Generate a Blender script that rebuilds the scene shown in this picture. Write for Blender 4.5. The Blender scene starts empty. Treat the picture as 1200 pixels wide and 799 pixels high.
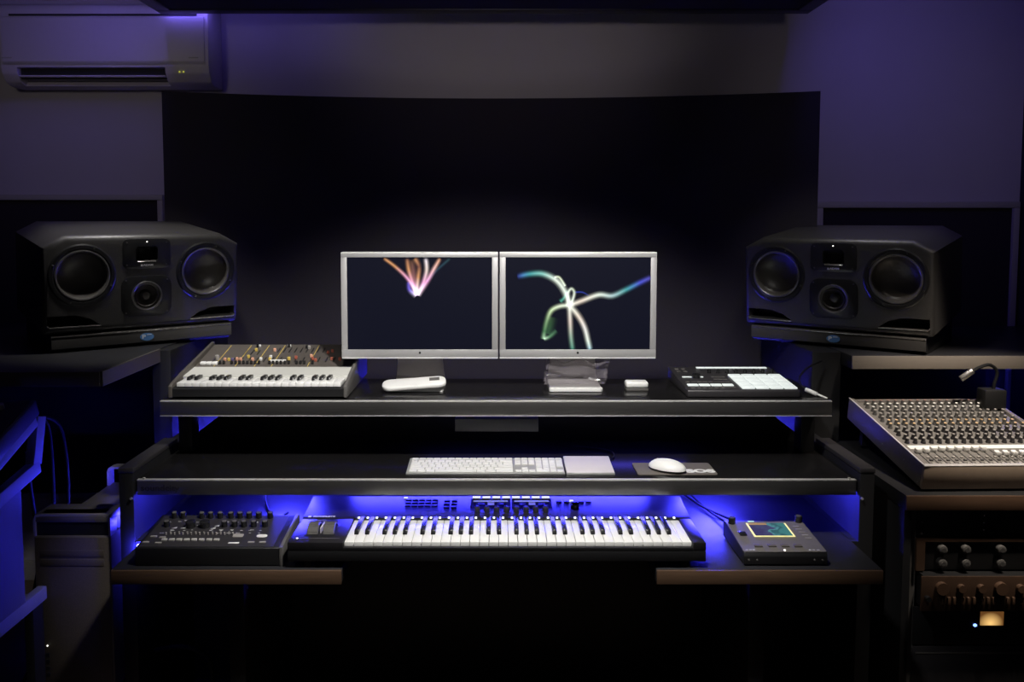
import bpy, bmesh, math, random
from mathutils import Matrix, Vector
random.seed(4)
R = math.radians
sc = bpy.context.scene
col = sc.collection

# ------------------------------------------------------------------ materials
MATS = {}
def mat(name, c, rough=.5, metal=0., emit=None, es=0., spec=.5, noise=0., nscale=60., bump=0., coat=0., trans=0., aniso=None):
    m = bpy.data.materials.new(name); m.use_nodes = True
    nt = m.node_tree; b = nt.nodes['Principled BSDF']
    b.inputs['Base Color'].default_value = (*c, 1)
    b.inputs['Roughness'].default_value = rough
    b.inputs['Metallic'].default_value = metal
    b.inputs['Specular IOR Level'].default_value = spec
    b.inputs['Coat Weight'].default_value = coat
    b.inputs['Transmission Weight'].default_value = trans
    if emit:
        b.inputs['Emission Color'].default_value = (*emit, 1)
        b.inputs['Emission Strength'].default_value = es
    if noise or bump:
        tc = nt.nodes.new('ShaderNodeTexCoord'); mp = nt.nodes.new('ShaderNodeMapping')
        nz = nt.nodes.new('ShaderNodeTexNoise'); nz.inputs['Scale'].default_value = nscale
        nz.inputs['Detail'].default_value = 4
        if aniso: mp.inputs['Scale'].default_value = aniso
        nt.links.new(tc.outputs['Object'], mp.inputs['Vector']); nt.links.new(mp.outputs['Vector'], nz.inputs['Vector'])
        if noise:
            mx = nt.nodes.new('ShaderNodeMix'); mx.data_type = 'RGBA'
            mx.inputs['A'].default_value = (*[max(0, v*(1-noise)) for v in c], 1)
            mx.inputs['B'].default_value = (*[min(1, v*(1+noise)) for v in c], 1)
            nt.links.new(nz.outputs['Fac'], mx.inputs['Factor']); nt.links.new(mx.outputs['Result'], b.inputs['Base Color'])
        if bump:
            bp = nt.nodes.new('ShaderNodeBump'); bp.inputs['Strength'].default_value = bump; bp.inputs['Distance'].default_value = .002
            nt.links.new(nz.outputs['Fac'], bp.inputs['Height']); nt.links.new(bp.outputs['Normal'], b.inputs['Normal'])
    MATS[name] = m
    return m
paint   = mat('wall_paint', (.50, .47, .50), .85, noise=.04, nscale=8, bump=.1)
darkwal = mat('dark_wall_fabric', (.03, .028, .035), .95, noise=.2, nscale=200, bump=.2)
fabric  = mat('black_acoustic_fabric', (.036, .032, .041), .95, spec=.1, noise=.15, nscale=300, bump=.2)
ceilm   = mat('dark_ceiling_paint', (.06, .058, .065), .9, noise=.1)
woodfl  = mat('dark_plank_floor', (.10, .07, .05), .45, noise=.35, nscale=14, aniso=(6, .5, 1))
trimm   = mat('pale_trim', (.42, .40, .38), .6, noise=.05)
acwhite = mat('off_white_plastic', (.62, .58, .62), .45, noise=.03)
acdark  = mat('dark_vent', (.015, .015, .018), .7, noise=.1)
lamin   = mat('black_laminate', (.010, .0095, .010), .24, noise=.15, nscale=90)
board   = mat('matte_black_board', (.019, .019, .022), .45, noise=.12, nscale=40)
alum    = mat('dark_brushed_metal', (.24, .235, .23), .34, metal=.9, noise=.2, nscale=30, aniso=(.4, 30, 30))
edgel   = mat('edge_metal', (.62, .61, .60), .35, metal=.3, noise=.1)
brown   = mat('brown_wood_edge', (.10, .058, .034), .5, noise=.3, nscale=20, aniso=(.6, 8, 8))
taupe_shaded = mat('taupe_laminate_shaded', (.11, .097, .085), .5, noise=.12, nscale=20, aniso=(.6, 8, 8))  # same taupe laminate, the left table's dimmer light put into the colour
taupe   = mat('taupe_laminate', (.20, .175, .15), .5, noise=.12, nscale=20, aniso=(.6, 8, 8))
steel   = mat('black_steel', (.009, .009, .010), .5, noise=.1)
silver  = mat('silver_bezel', (.50, .495, .50), .38, metal=.35, noise=.04, nscale=200)
standal = mat('aluminium', (.40, .38, .38), .35, metal=.3, noise=.05, nscale=100)
spk     = mat('speaker_black_vinyl', (.040, .038, .037), .46, spec=.8, noise=.2, nscale=220, bump=.15)
spkring = mat('driver_frame_black', (.02, .02, .021), .3, noise=.1)
cone    = mat('driver_cone', (.075, .068, .062), .38, spec=.6, noise=.15, nscale=150)
cone2   = mat('driver_cap', (.085, .08, .076), .3, spec=.6, noise=.1)
rim     = mat('driver_rim_satin', (.16, .155, .15), .32, metal=.5, noise=.1)
rubber  = mat('driver_surround', (.02, .019, .019), .33, noise=.1)
chrome  = mat('satin_chrome', (.62, .6, .58), .25, metal=.9, noise=.05)
steelbr = mat('brushed_dark_steel_pad', (.06, .057, .055), .4, metal=.3, noise=.15, nscale=30, aniso=(.5, 20, 20))
badgebl = mat('badge_blue', (.10, .25, .55), .3, noise=.1, nscale=30)
badgew  = mat('badge_white', (.75, .8, .85), .4, noise=.03)
white   = mat('white_plastic', (.84, .84, .82), .35, noise=.02)
keyw    = mat('white_key_plastic', (.86, .86, .84), .25, noise=.02)
keyb    = mat('black_key_plastic', (.015, .015, .016), .25, noise=.1)
offw    = mat('cream_panel', (.62, .62, .58), .45, noise=.03)
synthpn = mat('synth_panel', (.10, .088, .078), .45, noise=.25, nscale=120)
blackp  = mat('black_plastic', (.011, .011, .012), .45, noise=.12)
greyp   = mat('grey_plastic', (.11, .105, .10), .45, noise=.12)
ctrlm   = mat('controller_dark_plastic', (.011, .010, .012), .42, noise=.12)
dgreyp  = mat('dark_grey_plastic', (.030, .028, .031), .45, noise=.12)
kaossm  = mat('taupe_metal_panel', (.19, .175, .16), .42, metal=.3, noise=.12, nscale=60)
midgrey = mat('mid_grey_metal', (.27, .255, .25), .42, metal=.4, noise=.12, nscale=50)
mixpan  = mat('mixer_panel', (.20, .19, .175), .42, metal=.2, noise=.15, nscale=90)
mixside = mat('mixer_case_grey', (.22, .20, .19), .45, metal=.3, noise=.12, nscale=50)
mixfr   = mat('mixer_front_brown_grey', (.40, .31, .235), .5, metal=.1, noise=.12, nscale=50)
knobg   = mat('knob_grey', (.10, .097, .094), .4, noise=.1)
gold    = mat('knob_cap_gold', (.72, .50, .28), .35, noise=.05)
capw    = mat('knob_cap_white', (.84, .83, .8), .3, noise=.02)
capg    = mat('knob_cap_grey', (.36, .34, .32), .4, noise=.05)
capp    = mat('knob_cap_dusky_red', (.28, .17, .15), .4, noise=.05)
tape    = mat('white_tape', (.80, .82, .78), .6, noise=.05, nscale=90)
yel     = mat('slider_yellow', (.75, .55, .12), .4, noise=.04)
ora     = mat('slider_salmon', (.80, .42, .28), .4, noise=.04)
red     = mat('slider_red', (.42, .12, .08), .4, noise=.04)
vio     = mat('slider_violet', (.16, .13, .28), .4, noise=.04)
tan     = mat('tan_module_panel', (.055, .030, .018), .5, noise=.35, nscale=40)
wooddk  = mat('dark_wood', (.09, .05, .03), .5, noise=.3, nscale=20, aniso=(.6, 6, 6))
macal   = mat('perforated_aluminium', (.12, .10, .085), .5, metal=.2, noise=.5, nscale=420)
macsd   = mat('tower_aluminium', (.22, .20, .20), .4, metal=.4, noise=.06)
bluebd  = mat('grey_stand_board', (.14, .14, .15), .6, noise=.08, nscale=20)
paleb   = mat('pale_painted_wood', (.24, .24, .25), .6, noise=.08, nscale=20)
cable   = mat('black_cable_rubber', (.008, .008, .009), .6, spec=.2, noise=.1)
padm    = mat('grey_brown_mouse_mat', (.14, .125, .11), .7, noise=.1, nscale=200)
printw  = mat('white_print', (.75, .75, .74), .5, noise=.02)
printd  = mat('dark_print', (.012, .011, .011), .5, noise=.02)
gapm    = mat('keyboard_frame_aluminium', (.55, .55, .54), .4, metal=.5, noise=.04)
dot     = mat('small_bright_screw', (.75, .74, .7), .25, metal=.6, noise=.02)
lab     = mat('hub_grey', (.10, .10, .11), .5, noise=.06)
BLUE = (.045, .04, 1.0)
def emis(name, c, s): return mat(name, tuple(min(1, v) for v in c), .4, emit=c, es=s, noise=.0, bump=.01)
led_desk  = emis('led_blue_under_shelf', BLUE, 650.)
led_mid   = emis('led_blue_under_shelf_middle', BLUE, 150.)
led_up    = emis('led_blue_faint', (.10, .08, 1.), 3.)
led_wall  = emis('led_blue_rear', BLUE, 2600.)
led_cloud = emis('led_blue_cloud', (.16, .11, 1.), 46.)
led_cloud2 = emis('led_blue_cloud_left', (.20, .14, 1.), 34.)
led_cloud3 = emis('led_blue_cloud_rear', (.20, .14, 1.), 3.)
led_cloud4 = emis('led_blue_cloud_corner', (.20, .14, 1.), 6.)
led_side  = emis('led_blue_side', BLUE, 60.)
led_left  = emis('led_blue_left', BLUE, 330.)
litw      = emis('lit_button_white', (.9, .93, 1.), 1.1)
litb      = emis('lit_key_light_blue', (.25, .4, 1.), 1.3)
litpad    = emis('lit_pad_white', (.93, 1., .97), .6)
litpad.node_tree.nodes['Principled BSDF'].inputs['Base Color'].default_value = (.40, .43, .42, 1)
ledw      = emis('led_white', (1, .97, .9), 1.6)
ledb      = emis('led_blue_dot', (.2, .35, 1), 3.)
ledy      = emis('led_yellow_green', (.75, .75, .1), .5)
amber     = None
scrm      = emis('screen_navy', (.003, .0038, .011), 1.)
scrm.node_tree.nodes['Principled BSDF'].inputs['Specular IOR Level'].default_value = .08
scrm.node_tree.nodes['Principled BSDF'].inputs['Base Color'].default_value = (.004, .004, .006, 1)
dispm     = emis('small_display_pale', (.55, .6, .8), .35)

def amber_mat():
    m = bpy.data.materials.new('amber_meter_glow'); m.use_nodes = True
    nt = m.node_tree; b = nt.nodes['Principled BSDF']
    tc = nt.nodes.new('ShaderNodeTexCoord'); g = nt.nodes.new('ShaderNodeTexGradient'); g.gradient_type = 'SPHERICAL'
    mp = nt.nodes.new('ShaderNodeMapping'); mp.inputs['Location'].default_value = (.12, 0, -.2); mp.inputs['Scale'].default_value = (30, 1, 34)
    rp = nt.nodes.new('ShaderNodeValToRGB')
    rp.color_ramp.elements[0].color = (.11, .045, .012, 1); rp.color_ramp.elements[1].color = (1, .6, .2, 1)
    nt.links.new(tc.outputs['Object'], mp.inputs[0]); nt.links.new(mp.outputs[0], g.inputs[0]); nt.links.new(g.outputs['Fac'], rp.inputs[0])
    nt.links.new(rp.outputs[0], b.inputs['Emission Color']); b.inputs['Emission Strength'].default_value = 1.1
    b.inputs['Base Color'].default_value = (.1, .06, .03, 1)
    return m
amber = amber_mat()

def glow_mat():
    m = bpy.data.materials.new('screen_light_trail'); m.use_nodes = True
    nt = m.node_tree; nt.nodes.remove(nt.nodes['Principled BSDF'])
    at = nt.nodes.new('ShaderNodeAttribute'); at.attribute_name = 'Col'
    e = nt.nodes.new('ShaderNodeEmission'); t = nt.nodes.new('ShaderNodeBsdfTransparent'); a = nt.nodes.new('ShaderNodeAddShader')
    e.inputs['Strength'].default_value = 1.0
    nt.links.new(at.outputs['Color'], e.inputs['Color']); nt.links.new(e.outputs[0], a.inputs[0]); nt.links.new(t.outputs[0], a.inputs[1])
    nt.links.new(a.outputs[0], nt.nodes['Material Output'].inputs['Surface'])
    return m
glow = glow_mat()

def film_mat():
    m = bpy.data.materials.new('clear_plastic_film'); m.use_nodes = True
    nt = m.node_tree; b = nt.nodes['Principled BSDF']
    b.inputs['Base Color'].default_value = (.55, .5, .55, 1); b.inputs['Roughness'].default_value = .15; b.inputs['Coat Weight'].default_value = .6
    t = nt.nodes.new('ShaderNodeBsdfTransparent'); mx = nt.nodes.new('ShaderNodeMixShader')
    nz = nt.nodes.new('ShaderNodeTexNoise'); nz.inputs['Scale'].default_value = 30
    mr = nt.nodes.new('ShaderNodeMapRange'); mr.inputs['To Min'].default_value = .03; mr.inputs['To Max'].default_value = .22
    nt.links.new(nz.outputs['Fac'], mr.inputs['Value']); nt.links.new(mr.outputs[0], mx.inputs[0])
    nt.links.new(t.outputs[0], mx.inputs[1]); nt.links.new(b.outputs[0], mx.inputs[2])
    nt.links.new(mx.outputs[0], nt.nodes['Material Output'].inputs['Surface'])
    return m
film = film_mat()

def kscreen_mat():
    m = bpy.data.materials.new('touch_screen_picture'); m.use_nodes = True
    nt = m.node_tree; b = nt.nodes['Principled BSDF']; b.inputs['Base Color'].default_value = (.01, .01, .012, 1); b.inputs['Roughness'].default_value = .25
    tc = nt.nodes.new('ShaderNodeTexCoord'); sp = nt.nodes.new('ShaderNodeSeparateXYZ'); nz = nt.nodes.new('ShaderNodeTexNoise'); nz.inputs['Scale'].default_value = 28
    ad = nt.nodes.new('ShaderNodeMath'); ad.operation = 'MULTIPLY_ADD'; ad.inputs[1].default_value = 9.
    nt.links.new(tc.outputs['Object'], sp.inputs[0]); nt.links.new(tc.outputs['Object'], nz.inputs['Vector'])
    nt.links.new(sp.outputs['X'], ad.inputs[0]); nt.links.new(nz.outputs['Fac'], ad.inputs[2])
    rp = nt.nodes.new('ShaderNodeValToRGB'); cr = rp.color_ramp
    cr.elements[0].position = .25; cr.elements[0].color = (.045, .04, .12, 1)
    cr.elements[1].position = .8; cr.elements[1].color = (.05, .20, .20, 1)
    e = cr.elements.new(.5); e.color = (.06, .07, .16, 1); e = cr.elements.new(.56); e.color = (.09, .30, .33, 1); e = cr.elements.new(.68); e.color = (.03, .10, .12, 1)
    nt.links.new(ad.outputs[0], rp.inputs[0]); nt.links.new(rp.outputs[0], b.inputs['Emission Color']); b.inputs['Emission Strength'].default_value = .9
    return m
kscreen = kscreen_mat()
kframe = emis('touch_screen_border_yellow', (.75, .68, .28), .75)
kbar = emis('touch_screen_bar_orange', (.25, .16, .05), .7)

# ------------------------------------------------------------------ mesh helpers
I4 = Matrix.Identity(4)
def T(x, y, z): return Matrix.Translation((x, y, z))
def RX(a): return Matrix.Rotation(a, 4, 'X')
def RY(a): return Matrix.Rotation(a, 4, 'Y')
def RZ(a): return Matrix.Rotation(a, 4, 'Z')
class MB:
    def __init__(self): self.bm = bmesh.new()
    def merge(self, tb, M=None, mi=0):
        if M is not None: bmesh.ops.transform(tb, matrix=M, verts=tb.verts)
        for f in tb.faces: f.material_index = mi
        me = bpy.data.meshes.new('tmp'); tb.to_mesh(me); tb.free()
        self.bm.from_mesh(me); bpy.data.meshes.remove(me)
        return self
    def box(self, x0, x1, y0, y1, z0, z1, bev=0., seg=2, mi=0, M=None):
        tb = bmesh.new(); bmesh.ops.create_cube(tb, size=1)
        for v in tb.verts: v.co = ((x0+x1)/2+v.co.x*(x1-x0), (y0+y1)/2+v.co.y*(y1-y0), (z0+z1)/2+v.co.z*(z1-z0))
        if bev: bmesh.ops.bevel(tb, geom=tb.edges[:], offset=bev, segments=seg, affect='EDGES', profile=.5)
        return self.merge(tb, M, mi)
    def prism(self, pts, a0, a1, plane='YZ', bev=0., seg=2, mi=0, M=None):
        tb = bmesh.new()
        def co(p, a): return {'YZ': (a, p[0], p[1]), 'XZ': (p[0], a, p[1]), 'XY': (p[0], p[1], a)}[plane]
        va = [tb.verts.new(co(p, a0)) for p in pts]; vb = [tb.verts.new(co(p, a1)) for p in pts]
        tb.faces.new(va); tb.faces.new(vb[::-1]); n = len(pts)
        for i in range(n): tb.faces.new((va[i], vb[i], vb[(i+1) % n], va[(i+1) % n]))
        bmesh.ops.recalc_face_normals(tb, faces=tb.faces[:])
        if bev: bmesh.ops.bevel(tb, geom=tb.edges[:], offset=bev, segments=seg, affect='EDGES', profile=.5)
        return self.merge(tb, M, mi)
    def cyl(self, x, y, z, r, h, r2=None, seg=20, bev=0., mi=0, M=None):
        tb = bmesh.new(); bmesh.ops.create_cone(tb, cap_ends=True, segments=seg, radius1=r, radius2=r if r2 is None else r2, depth=h)
        if bev:
            es = [e for e in tb.edges if all(v.co.z > 0 for v in e.verts)]
            bmesh.ops.bevel(tb, geom=es, offset=bev, segments=2, affect='EDGES', profile=.5)
        bmesh.ops.translate(tb, vec=(x, y, z+h/2), verts=tb.verts)
        return self.merge(tb, M, mi)
    def lathe(self, prof, seg=40, mi=0, M=None):
        tb = bmesh.new(); rings = []
        for r, z in prof:
            if r < 1e-6: rings.append([tb.verts.new((0, 0, z))])
            else: rings.append([tb.verts.new((r*math.cos(2*math.pi*k/seg), r*math.sin(2*math.pi*k/seg), z)) for k in range(seg)])
        for a, b in zip(rings, rings[1:]):
            for k in range(seg):
                q = [a[k % len(a)], a[(k+1) % len(a)], b[(k+1) % len(b)], b[k % len(b)]]
                q2 = []
                for v in q:
                    if v not in q2: q2.append(v)
                if len(q2) > 2: tb.faces.new(q2)
        bmesh.ops.recalc_face_normals(tb, faces=tb.faces[:])
        return self.merge(tb, M, mi)
    def tube(self, pts, r, seg=8, smooth=6, mi=0, M=None):
        P = [Vector(p) for p in pts]
        if smooth and len(P) > 2:
            Q = []
            for i in range(len(P)-1):
                p0, p1, p2, p3 = P[max(i-1, 0)], P[i], P[i+1], P[min(i+2, len(P)-1)]
                for k in range(smooth):
                    t = k/smooth
                    Q.append(.5*((2*p1)+(p2-p0)*t+(2*p0-5*p1+4*p2-p3)*t*t+(3*p1-p0-3*p2+p3)*t**3))
            Q.append(P[-1]); P = Q
        tb = bmesh.new(); rings = []; n = None
        for i, p in enumerate(P):
            d = (P[min(i+1, len(P)-1)]-P[max(i-1, 0)]).normalized()
            if n is None: n = d.orthogonal().normalized()
            n = (n-d*n.dot(d)).normalized(); b = d.cross(n)
            rings.append([tb.verts.new(p+r*(math.cos(2*math.pi*k/seg)*n+math.sin(2*math.pi*k/seg)*b)) for k in range(seg)])
        for a, b in zip(rings, rings[1:]):
            for k in range(seg): tb.faces.new((a[k], a[(k+1) % seg], b[(k+1) % seg], b[k]))
        tb.faces.new(rings[0][::-1]); tb.faces.new(rings[-1])
        bmesh.ops.recalc_face_normals(tb, faces=tb.faces[:])
        return self.merge(tb, M, mi)
    def ball(self, x, y, z, rx, ry, rz, mi=0, M=None, u=24, v=14):
        tb = bmesh.new(); bmesh.ops.create_uvsphere(tb, u_segments=u, v_segments=v, radius=1)
        for w in tb.verts: w.co = (x+w.co.x*rx, y+w.co.y*ry, z+w.co.z*rz)
        return self.merge(tb, M, mi)
    def build(self, name, m, parent=None, loc=None, rot=None, label=None):
        me = bpy.data.meshes.new(name); self.bm.to_mesh(me); self.bm.free()
        for x in (m if isinstance(m, (list, tuple)) else [m]): me.materials.append(x)
        for p in me.polygons: p.use_smooth = True
        me.set_sharp_from_angle(angle=R(32))
        o = bpy.data.objects.new(name, me); col.objects.link(o)
        if parent: o.parent = parent
        if loc: o.location = loc
        if rot: o.rotation_euler = rot
        if label: o['label'] = label
        return o
def thing(name, label, cat, loc=(0, 0, 0), rot=(0, 0, 0), group=None):
    o = bpy.data.objects.new(name, None); col.objects.link(o)
    o.location = loc; o.rotation_euler = rot; o['label'] = label; o['category'] = cat
    o.empty_display_size = .05
    if group: o['group'] = group
    return o
def tag(o, label, cat, group=None):
    o['label'] = label; o['category'] = cat
    if group: o['group'] = group
    return o
def struct(o): o['kind'] = 'structure'; return o
def cp(o, loc, parent=None, rot=None, m=None):
    c = o.copy(); col.objects.link(c); c.location = loc
    if parent: c.parent = parent
    if rot: c.rotation_euler = rot
    if m is not None:
        c.data = o.data.copy()
        for i, x in enumerate(m if isinstance(m, (list, tuple)) else [m]): c.data.materials[i] = x
    return c
def text(name, s, size, m, parent, loc, rot=(0, 0, 0), ext=.0003, sx=1., align='CENTER', bold=0.):
    cu = bpy.data.curves.new(name, 'FONT'); cu.body = s; cu.size = size; cu.extrude = ext; cu.align_x = align; cu.align_y = 'CENTER'; cu.offset = bold
    t = bpy.data.objects.new('t', cu); me = bpy.data.meshes.new_from_object(t); bpy.data.objects.remove(t)
    me.name = name; me.materials.clear(); me.materials.append(m)
    for v in me.vertices: v.co.x *= sx
    o = bpy.data.objects.new(name, me); col.objects.link(o); o.parent = parent; o.location = loc; o.rotation_euler = rot
    return o
def cut(o, cutters):
    for c in cutters:
        md = o.modifiers.new('b', 'BOOLEAN'); md.operation = 'DIFFERENCE'; md.solver = 'EXACT'; md.object = c
    bpy.context.view_layer.update()
    dg = bpy.context.evaluated_depsgraph_get()
    me = bpy.data.meshes.new_from_object(o.evaluated_get(dg))
    o.modifiers.clear(); o.data = me
    for p in me.polygons: p.use_smooth = True
    me.set_sharp_from_angle(angle=R(32))
    for c in cutters: bpy.data.objects.remove(c)
    return o
def rounded(w, h, r, n=5, cx=0, cy=0):
    pts = []
    for sx, sy, a in ((1, 1, 0), (-1, 1, 90), (-1, -1, 180), (1, -1, 270)):
        for k in range(n+1):
            t = R(a+90*k/n); pts.append((cx+sx*(w/2-r)+r*math.cos(t), cy+sy*(h/2-r)+r*math.sin(t)))
    return pts

# ------------------------------------------------------------------ the room
struct(MB().box(-2.32, 2.08, -1.2, 3.45, -.08, 0).build('floor', woodfl))
struct(MB().box(-2.32, 2.08, -1.2, 3.45, 2.55, 2.63).build('ceiling', ceilm))
struct(MB().box(-2.32, 2.08, 3.35, 3.45, 0, 2.55).build('wall_back', paint))
struct(MB().box(-2.42, -2.32, -1.2, 3.45, -.08, 2.63).build('wall_left', darkwal))
struct(MB().box(2.045, 2.18, -1.2, 3.45, -.08, 2.63).build('wall_right', darkwal))
struct(MB().box(-2.32, 2.08, 3.335, 3.35, 0, .08, .003).build('baseboard_back', trimm))

# framed dark wall panels left and right of the big screen-like panel
def framed(name, x0, x1, z0, z1, w, label):
    t = thing(name, label, 'wall panel', ((x0+x1)/2, 3.348, z0), group='framed dark wall panels')
    cx = (x0+x1)/2
    MB().box(x0-cx+w, x1-cx-w, -.016, 0, w, z1-z0-w).build('fabric_field', fabric, t)
    f = MB()
    f.box(x0-cx, x1-cx, -.03, 0, 0, w, .002).box(x0-cx, x1-cx, -.03, 0, z1-z0-w, z1-z0, .002)
    f.box(x0-cx, x0-cx+w, -.03, 0, w, z1-z0-w, .002).box(x1-cx-w, x1-cx, -.03, 0, w, z1-z0-w, .002)
    f.build('frame', trimm, t, label='pale frame')
framed('framed_wall_panel', -2.26, -1.295, .34, 1.542, .021, 'dark wall panel in a pale frame behind the left loudspeaker')
framed('framed_wall_panel', 1.243, 2.03, .34, 1.515, .024, 'dark wall panel in a pale frame behind the right loudspeaker')

# large black curved panel behind the desk
t = thing('acoustic_panel', 'large black concave panel standing behind the two monitors', 'acoustic panel', (0, 3.2, 0))
tb = MB(); n = 24; pts = []
for k in range(n+1):
    u = -1+2*k/n; x = -.02+u*1.182; pts.append((x, -.1+.19*(1-u*u)))
pts2 = [(x, y+.045) for x, y in reversed(pts)]
tb.prism(pts+pts2, .78, 1.906, 'XY').build('panel', fabric, t)
for x in (-.6, .56): MB().box(x, x+.05, .03, .06, 0, .80).build('leg', steel, t)

# ceiling cloud
t = thing('ceiling_cloud', 'black suspended ceiling panel with blue edge lighting above the desk', 'ceiling panel', (-.045, 2.4, 2.19))
MB().box(-1.12, 1.12, -.75, .70, .005, .05).build('panel', fabric, t)
f = MB(); f.box(-1.175, 1.175, .70, .755, 0, .06, .003).box(-1.175, 1.175, -.805, -.75, 0, .06, .003).box(-1.175, -1.12, -.75, .70, 0, .06, .003).box(1.12, 1.175, -.75, .70, 0, .06, .003)
f.build('border', steel, t)
for sx in (-1, 1):
    MB().box(sx*1.178-.003, sx*1.178+.003, -.1, .6, .035, .05).build('led_strip', led_cloud if sx > 0 else led_cloud2, t, label='blue light strip')
    for y in (-.6, .55): MB().cyl(sx*1.0, y, .05, .003, .3, seg=8).build('cord', steel, t)

MB().box(-1.172, -.95, .757, .765, .01, .035).build('led_strip', led_cloud4, t, label='blue light strip on the rear edge')
MB().box(-.94, -.50, .756, .762, .02, .035).build('led_strip', led_cloud3, t, label='blue light strip on the rear edge')
# air conditioner
t = thing('air_conditioner', 'off white wall mounted air conditioner at the upper left', 'air conditioner', (-1.446, 3.35, 1.945))
prof = [(0, 0), (0, .297), (-.13, .297), (-.150, .288), (-.157, .27), (-.157, .072), (-.150, .040), (-.125, .010), (-.09, 0)]
b = MB().prism(prof, -.385, .385, 'YZ', .006, 2).build('body', acwhite, t)
b = cut(b, [MB().prism([(-.19, .062), (-.09, .062), (-.08, .022), (-.10, -.005), (-.19, -.005)], -.325, .222, 'YZ').build('c', acwhite, t)])
MB().prism([(-.158, .245), (-.166, .240), (-.167, .082), (-.158, .070)], -.372, .372, 'YZ', .002).build('front_panel', acwhite, t)
MB().box(-.345, .345, -.160, -.156, .247, .254).build('top_groove', acdark, t)
MB().box(-.323, .220, -.13, -.125, .022, .060).build('air_outlet', acdark, t)
MB().box(-.318, .219, -.150, -.115, .027, .034, .002).build('louver', acwhite, t)
for x in (.275, .290): MB().ball(x, -.154, .045, .003, .003, .003).build('indicator_light', ledy, t)
MB().box(.315, .350, -.1685, -.1665, .092, .096).build('nameplate', trimm, t)
MB().box(-.372, -.335, -.1685, -.1665, .092, .096).build('nameplate', trimm, t)

# ------------------------------------------------------------------ desk
D = thing('studio_desk', 'wide black three tier studio desk with metal shelf edges', 'desk', (0, 2.2, 0))
dy = -2.2
for x0, x1 in ((-.932, -.375), (.387, .934)):
    MB().box(x0, x1, 2.012+dy, 2.62+dy, .568, .603, .0015).build('lower_top', board, D)
    MB().box(x0, x1, 2.005+dy, 2.012+dy, .568, .602, .001).build('edge_band', brown, D, label='brown wooden front edge')
def shelf(nm, x0, x1, y0, y1, z0, z1):
    s = MB().box(x0, x1, y0+.012+dy, y1+dy, z0+.006, z1, .001).build(nm, lamin, D)
    MB().box(x0, x1, y0+dy, y0+.012+dy, z0, z1-.003, .0015).build('front_edge', alum, s, label='dark brushed metal front edge')
    MB().box(x0, x1, y0+dy, y0+.012+dy, z1-.003, z1+.0005, .0008).build('edge_trim', edgel, s, label='thin bright metal trim')
    if nm == 'monitor_shelf': MB().box(x0, x1, y0-.0006+dy, y0+.012+dy, z0-.0005, z0+.002, .0006).build('edge_trim', edgel, s, label='thin bright metal trim')
    return s
S1 = shelf('keyboard_shelf', -.946, .946, 2.2, 2.599, .724, .765)
S2 = shelf('monitor_shelf', -.944, .94, 2.36, 2.695, .897, .94)
text('shelf_lettering', 'soundcity', .021, printd, S1, (-.885, 2.1993+dy, .743), (R(90), 0, 0), sx=1.25, bold=.0006)
MB().box(-.44, .52, 2.45+dy, 2.47+dy, .888, .897).build('under_rail', alum, S2)
MB().box(-.12, .12, 2.42+dy, 2.50+dy, .838, .875, .002).build('cable_box', lab, S2, label='dark grey box hung under the monitor shelf')
for x in (-.08, .08): MB().box(x-.01, x+.01, 2.45+dy, 2.47+dy, .873, .897).build('bracket', steel, S2)
for sx in (-1, 1):
    s = MB().box(sx*.97-.019, sx*.97+.019, 2.19+dy, 2.62+dy, 0, .785, .002).build('side_panel', steel, D)
    MB().box(sx*.97-.021, sx*.97+.021, 2.188+dy, 2.50+dy, .785, .80, .004).build('arm_rail', dgreyp, s, label='grey rail along the top')
    MB().box(sx*.915-.02, sx*.915+.02, 2.47+dy, 2.53+dy, .765, .900, .002).build('post', steel, D)
    MB().cyl(0, 0, 0, .0035, .004, seg=10, M=T(sx*.928, 2.204+dy, .766)).build('screw', dot, D)
    MB().cyl(0, 0, 0, .0035, .004, seg=10, M=T(sx*.955, 2.186+dy, .72)@RX(R(90))).build('screw', dot, D)
    MB().box(sx*.66-.02, sx*.66+.02, 2.10+dy, 2.58+dy, 0, .568, .002).build('leg', steel, D)
bp = [(-.951, .0), (.951, .0), (.951, .77), (.82, .87), (.79, .895), (-.79, .895), (-.82, .87), (-.951, .77)]
MB().prism(bp, 2.60+dy, 2.615+dy, 'XZ').build('back_panel', steel, D)
MB().box(-.375, .387, 2.30+dy, 2.62+dy, .568, .603).build('light_block_board', board, D)  # added to keep blue strip light from falling under the desk
MB().box(-.945, .945, 2.615+dy, 2.76+dy, .64, .645).box(-.80, -.79, 2.615+dy, 2.80+dy, .52, .64).box(.79, .80, 2.615+dy, 2.80+dy, .52, .64).build('added_led_hood', steel, D)  # added unseen hood and end plates that confine the rear strip's light
MB().box(-.938, -.932, 2.170+dy, 2.187+dy, .572, .60).build('led_strip', led_left, D, label='blue light strip on the left end of the lower desk')
MB().box(-.995, -.989, 2.35+dy, 2.60+dy, .60, .612).build('led_strip', led_left, D, label='blue light strip on the outer side of the desk')
MB().box(-.44, .46, 2.49+dy, 2.505+dy, .712, .724).build('led_strip', led_mid, D, label='blue light strip under the keyboard shelf')
for x0, x1 in ((-.951, -.932), (.934, .951)): MB().box(x0, x1, 2.19+dy, 2.60+dy, .568, .603).build('light_gap_filler', board, D)  # added to close side gaps where strip light leaked downwards
for a, b in ((-.68, -.58), (.58, .70)): MB().box(a, b, 2.52+dy, 2.535+dy, .712, .724).build('led_strip', led_desk, D, label='short bright blue light strip under the keyboard shelf')
MB().box(-.24, .60, 2.594+dy, 2.60+dy, .857, .894).build('led_strip', led_up, D, label='faint blue light strip under the monitor shelf')
MB().box(-.72, .72, 2.617+dy, 2.623+dy, .60, .612).build('led_strip', led_wall, D, label='blue light strip on the back of the desk')

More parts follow.
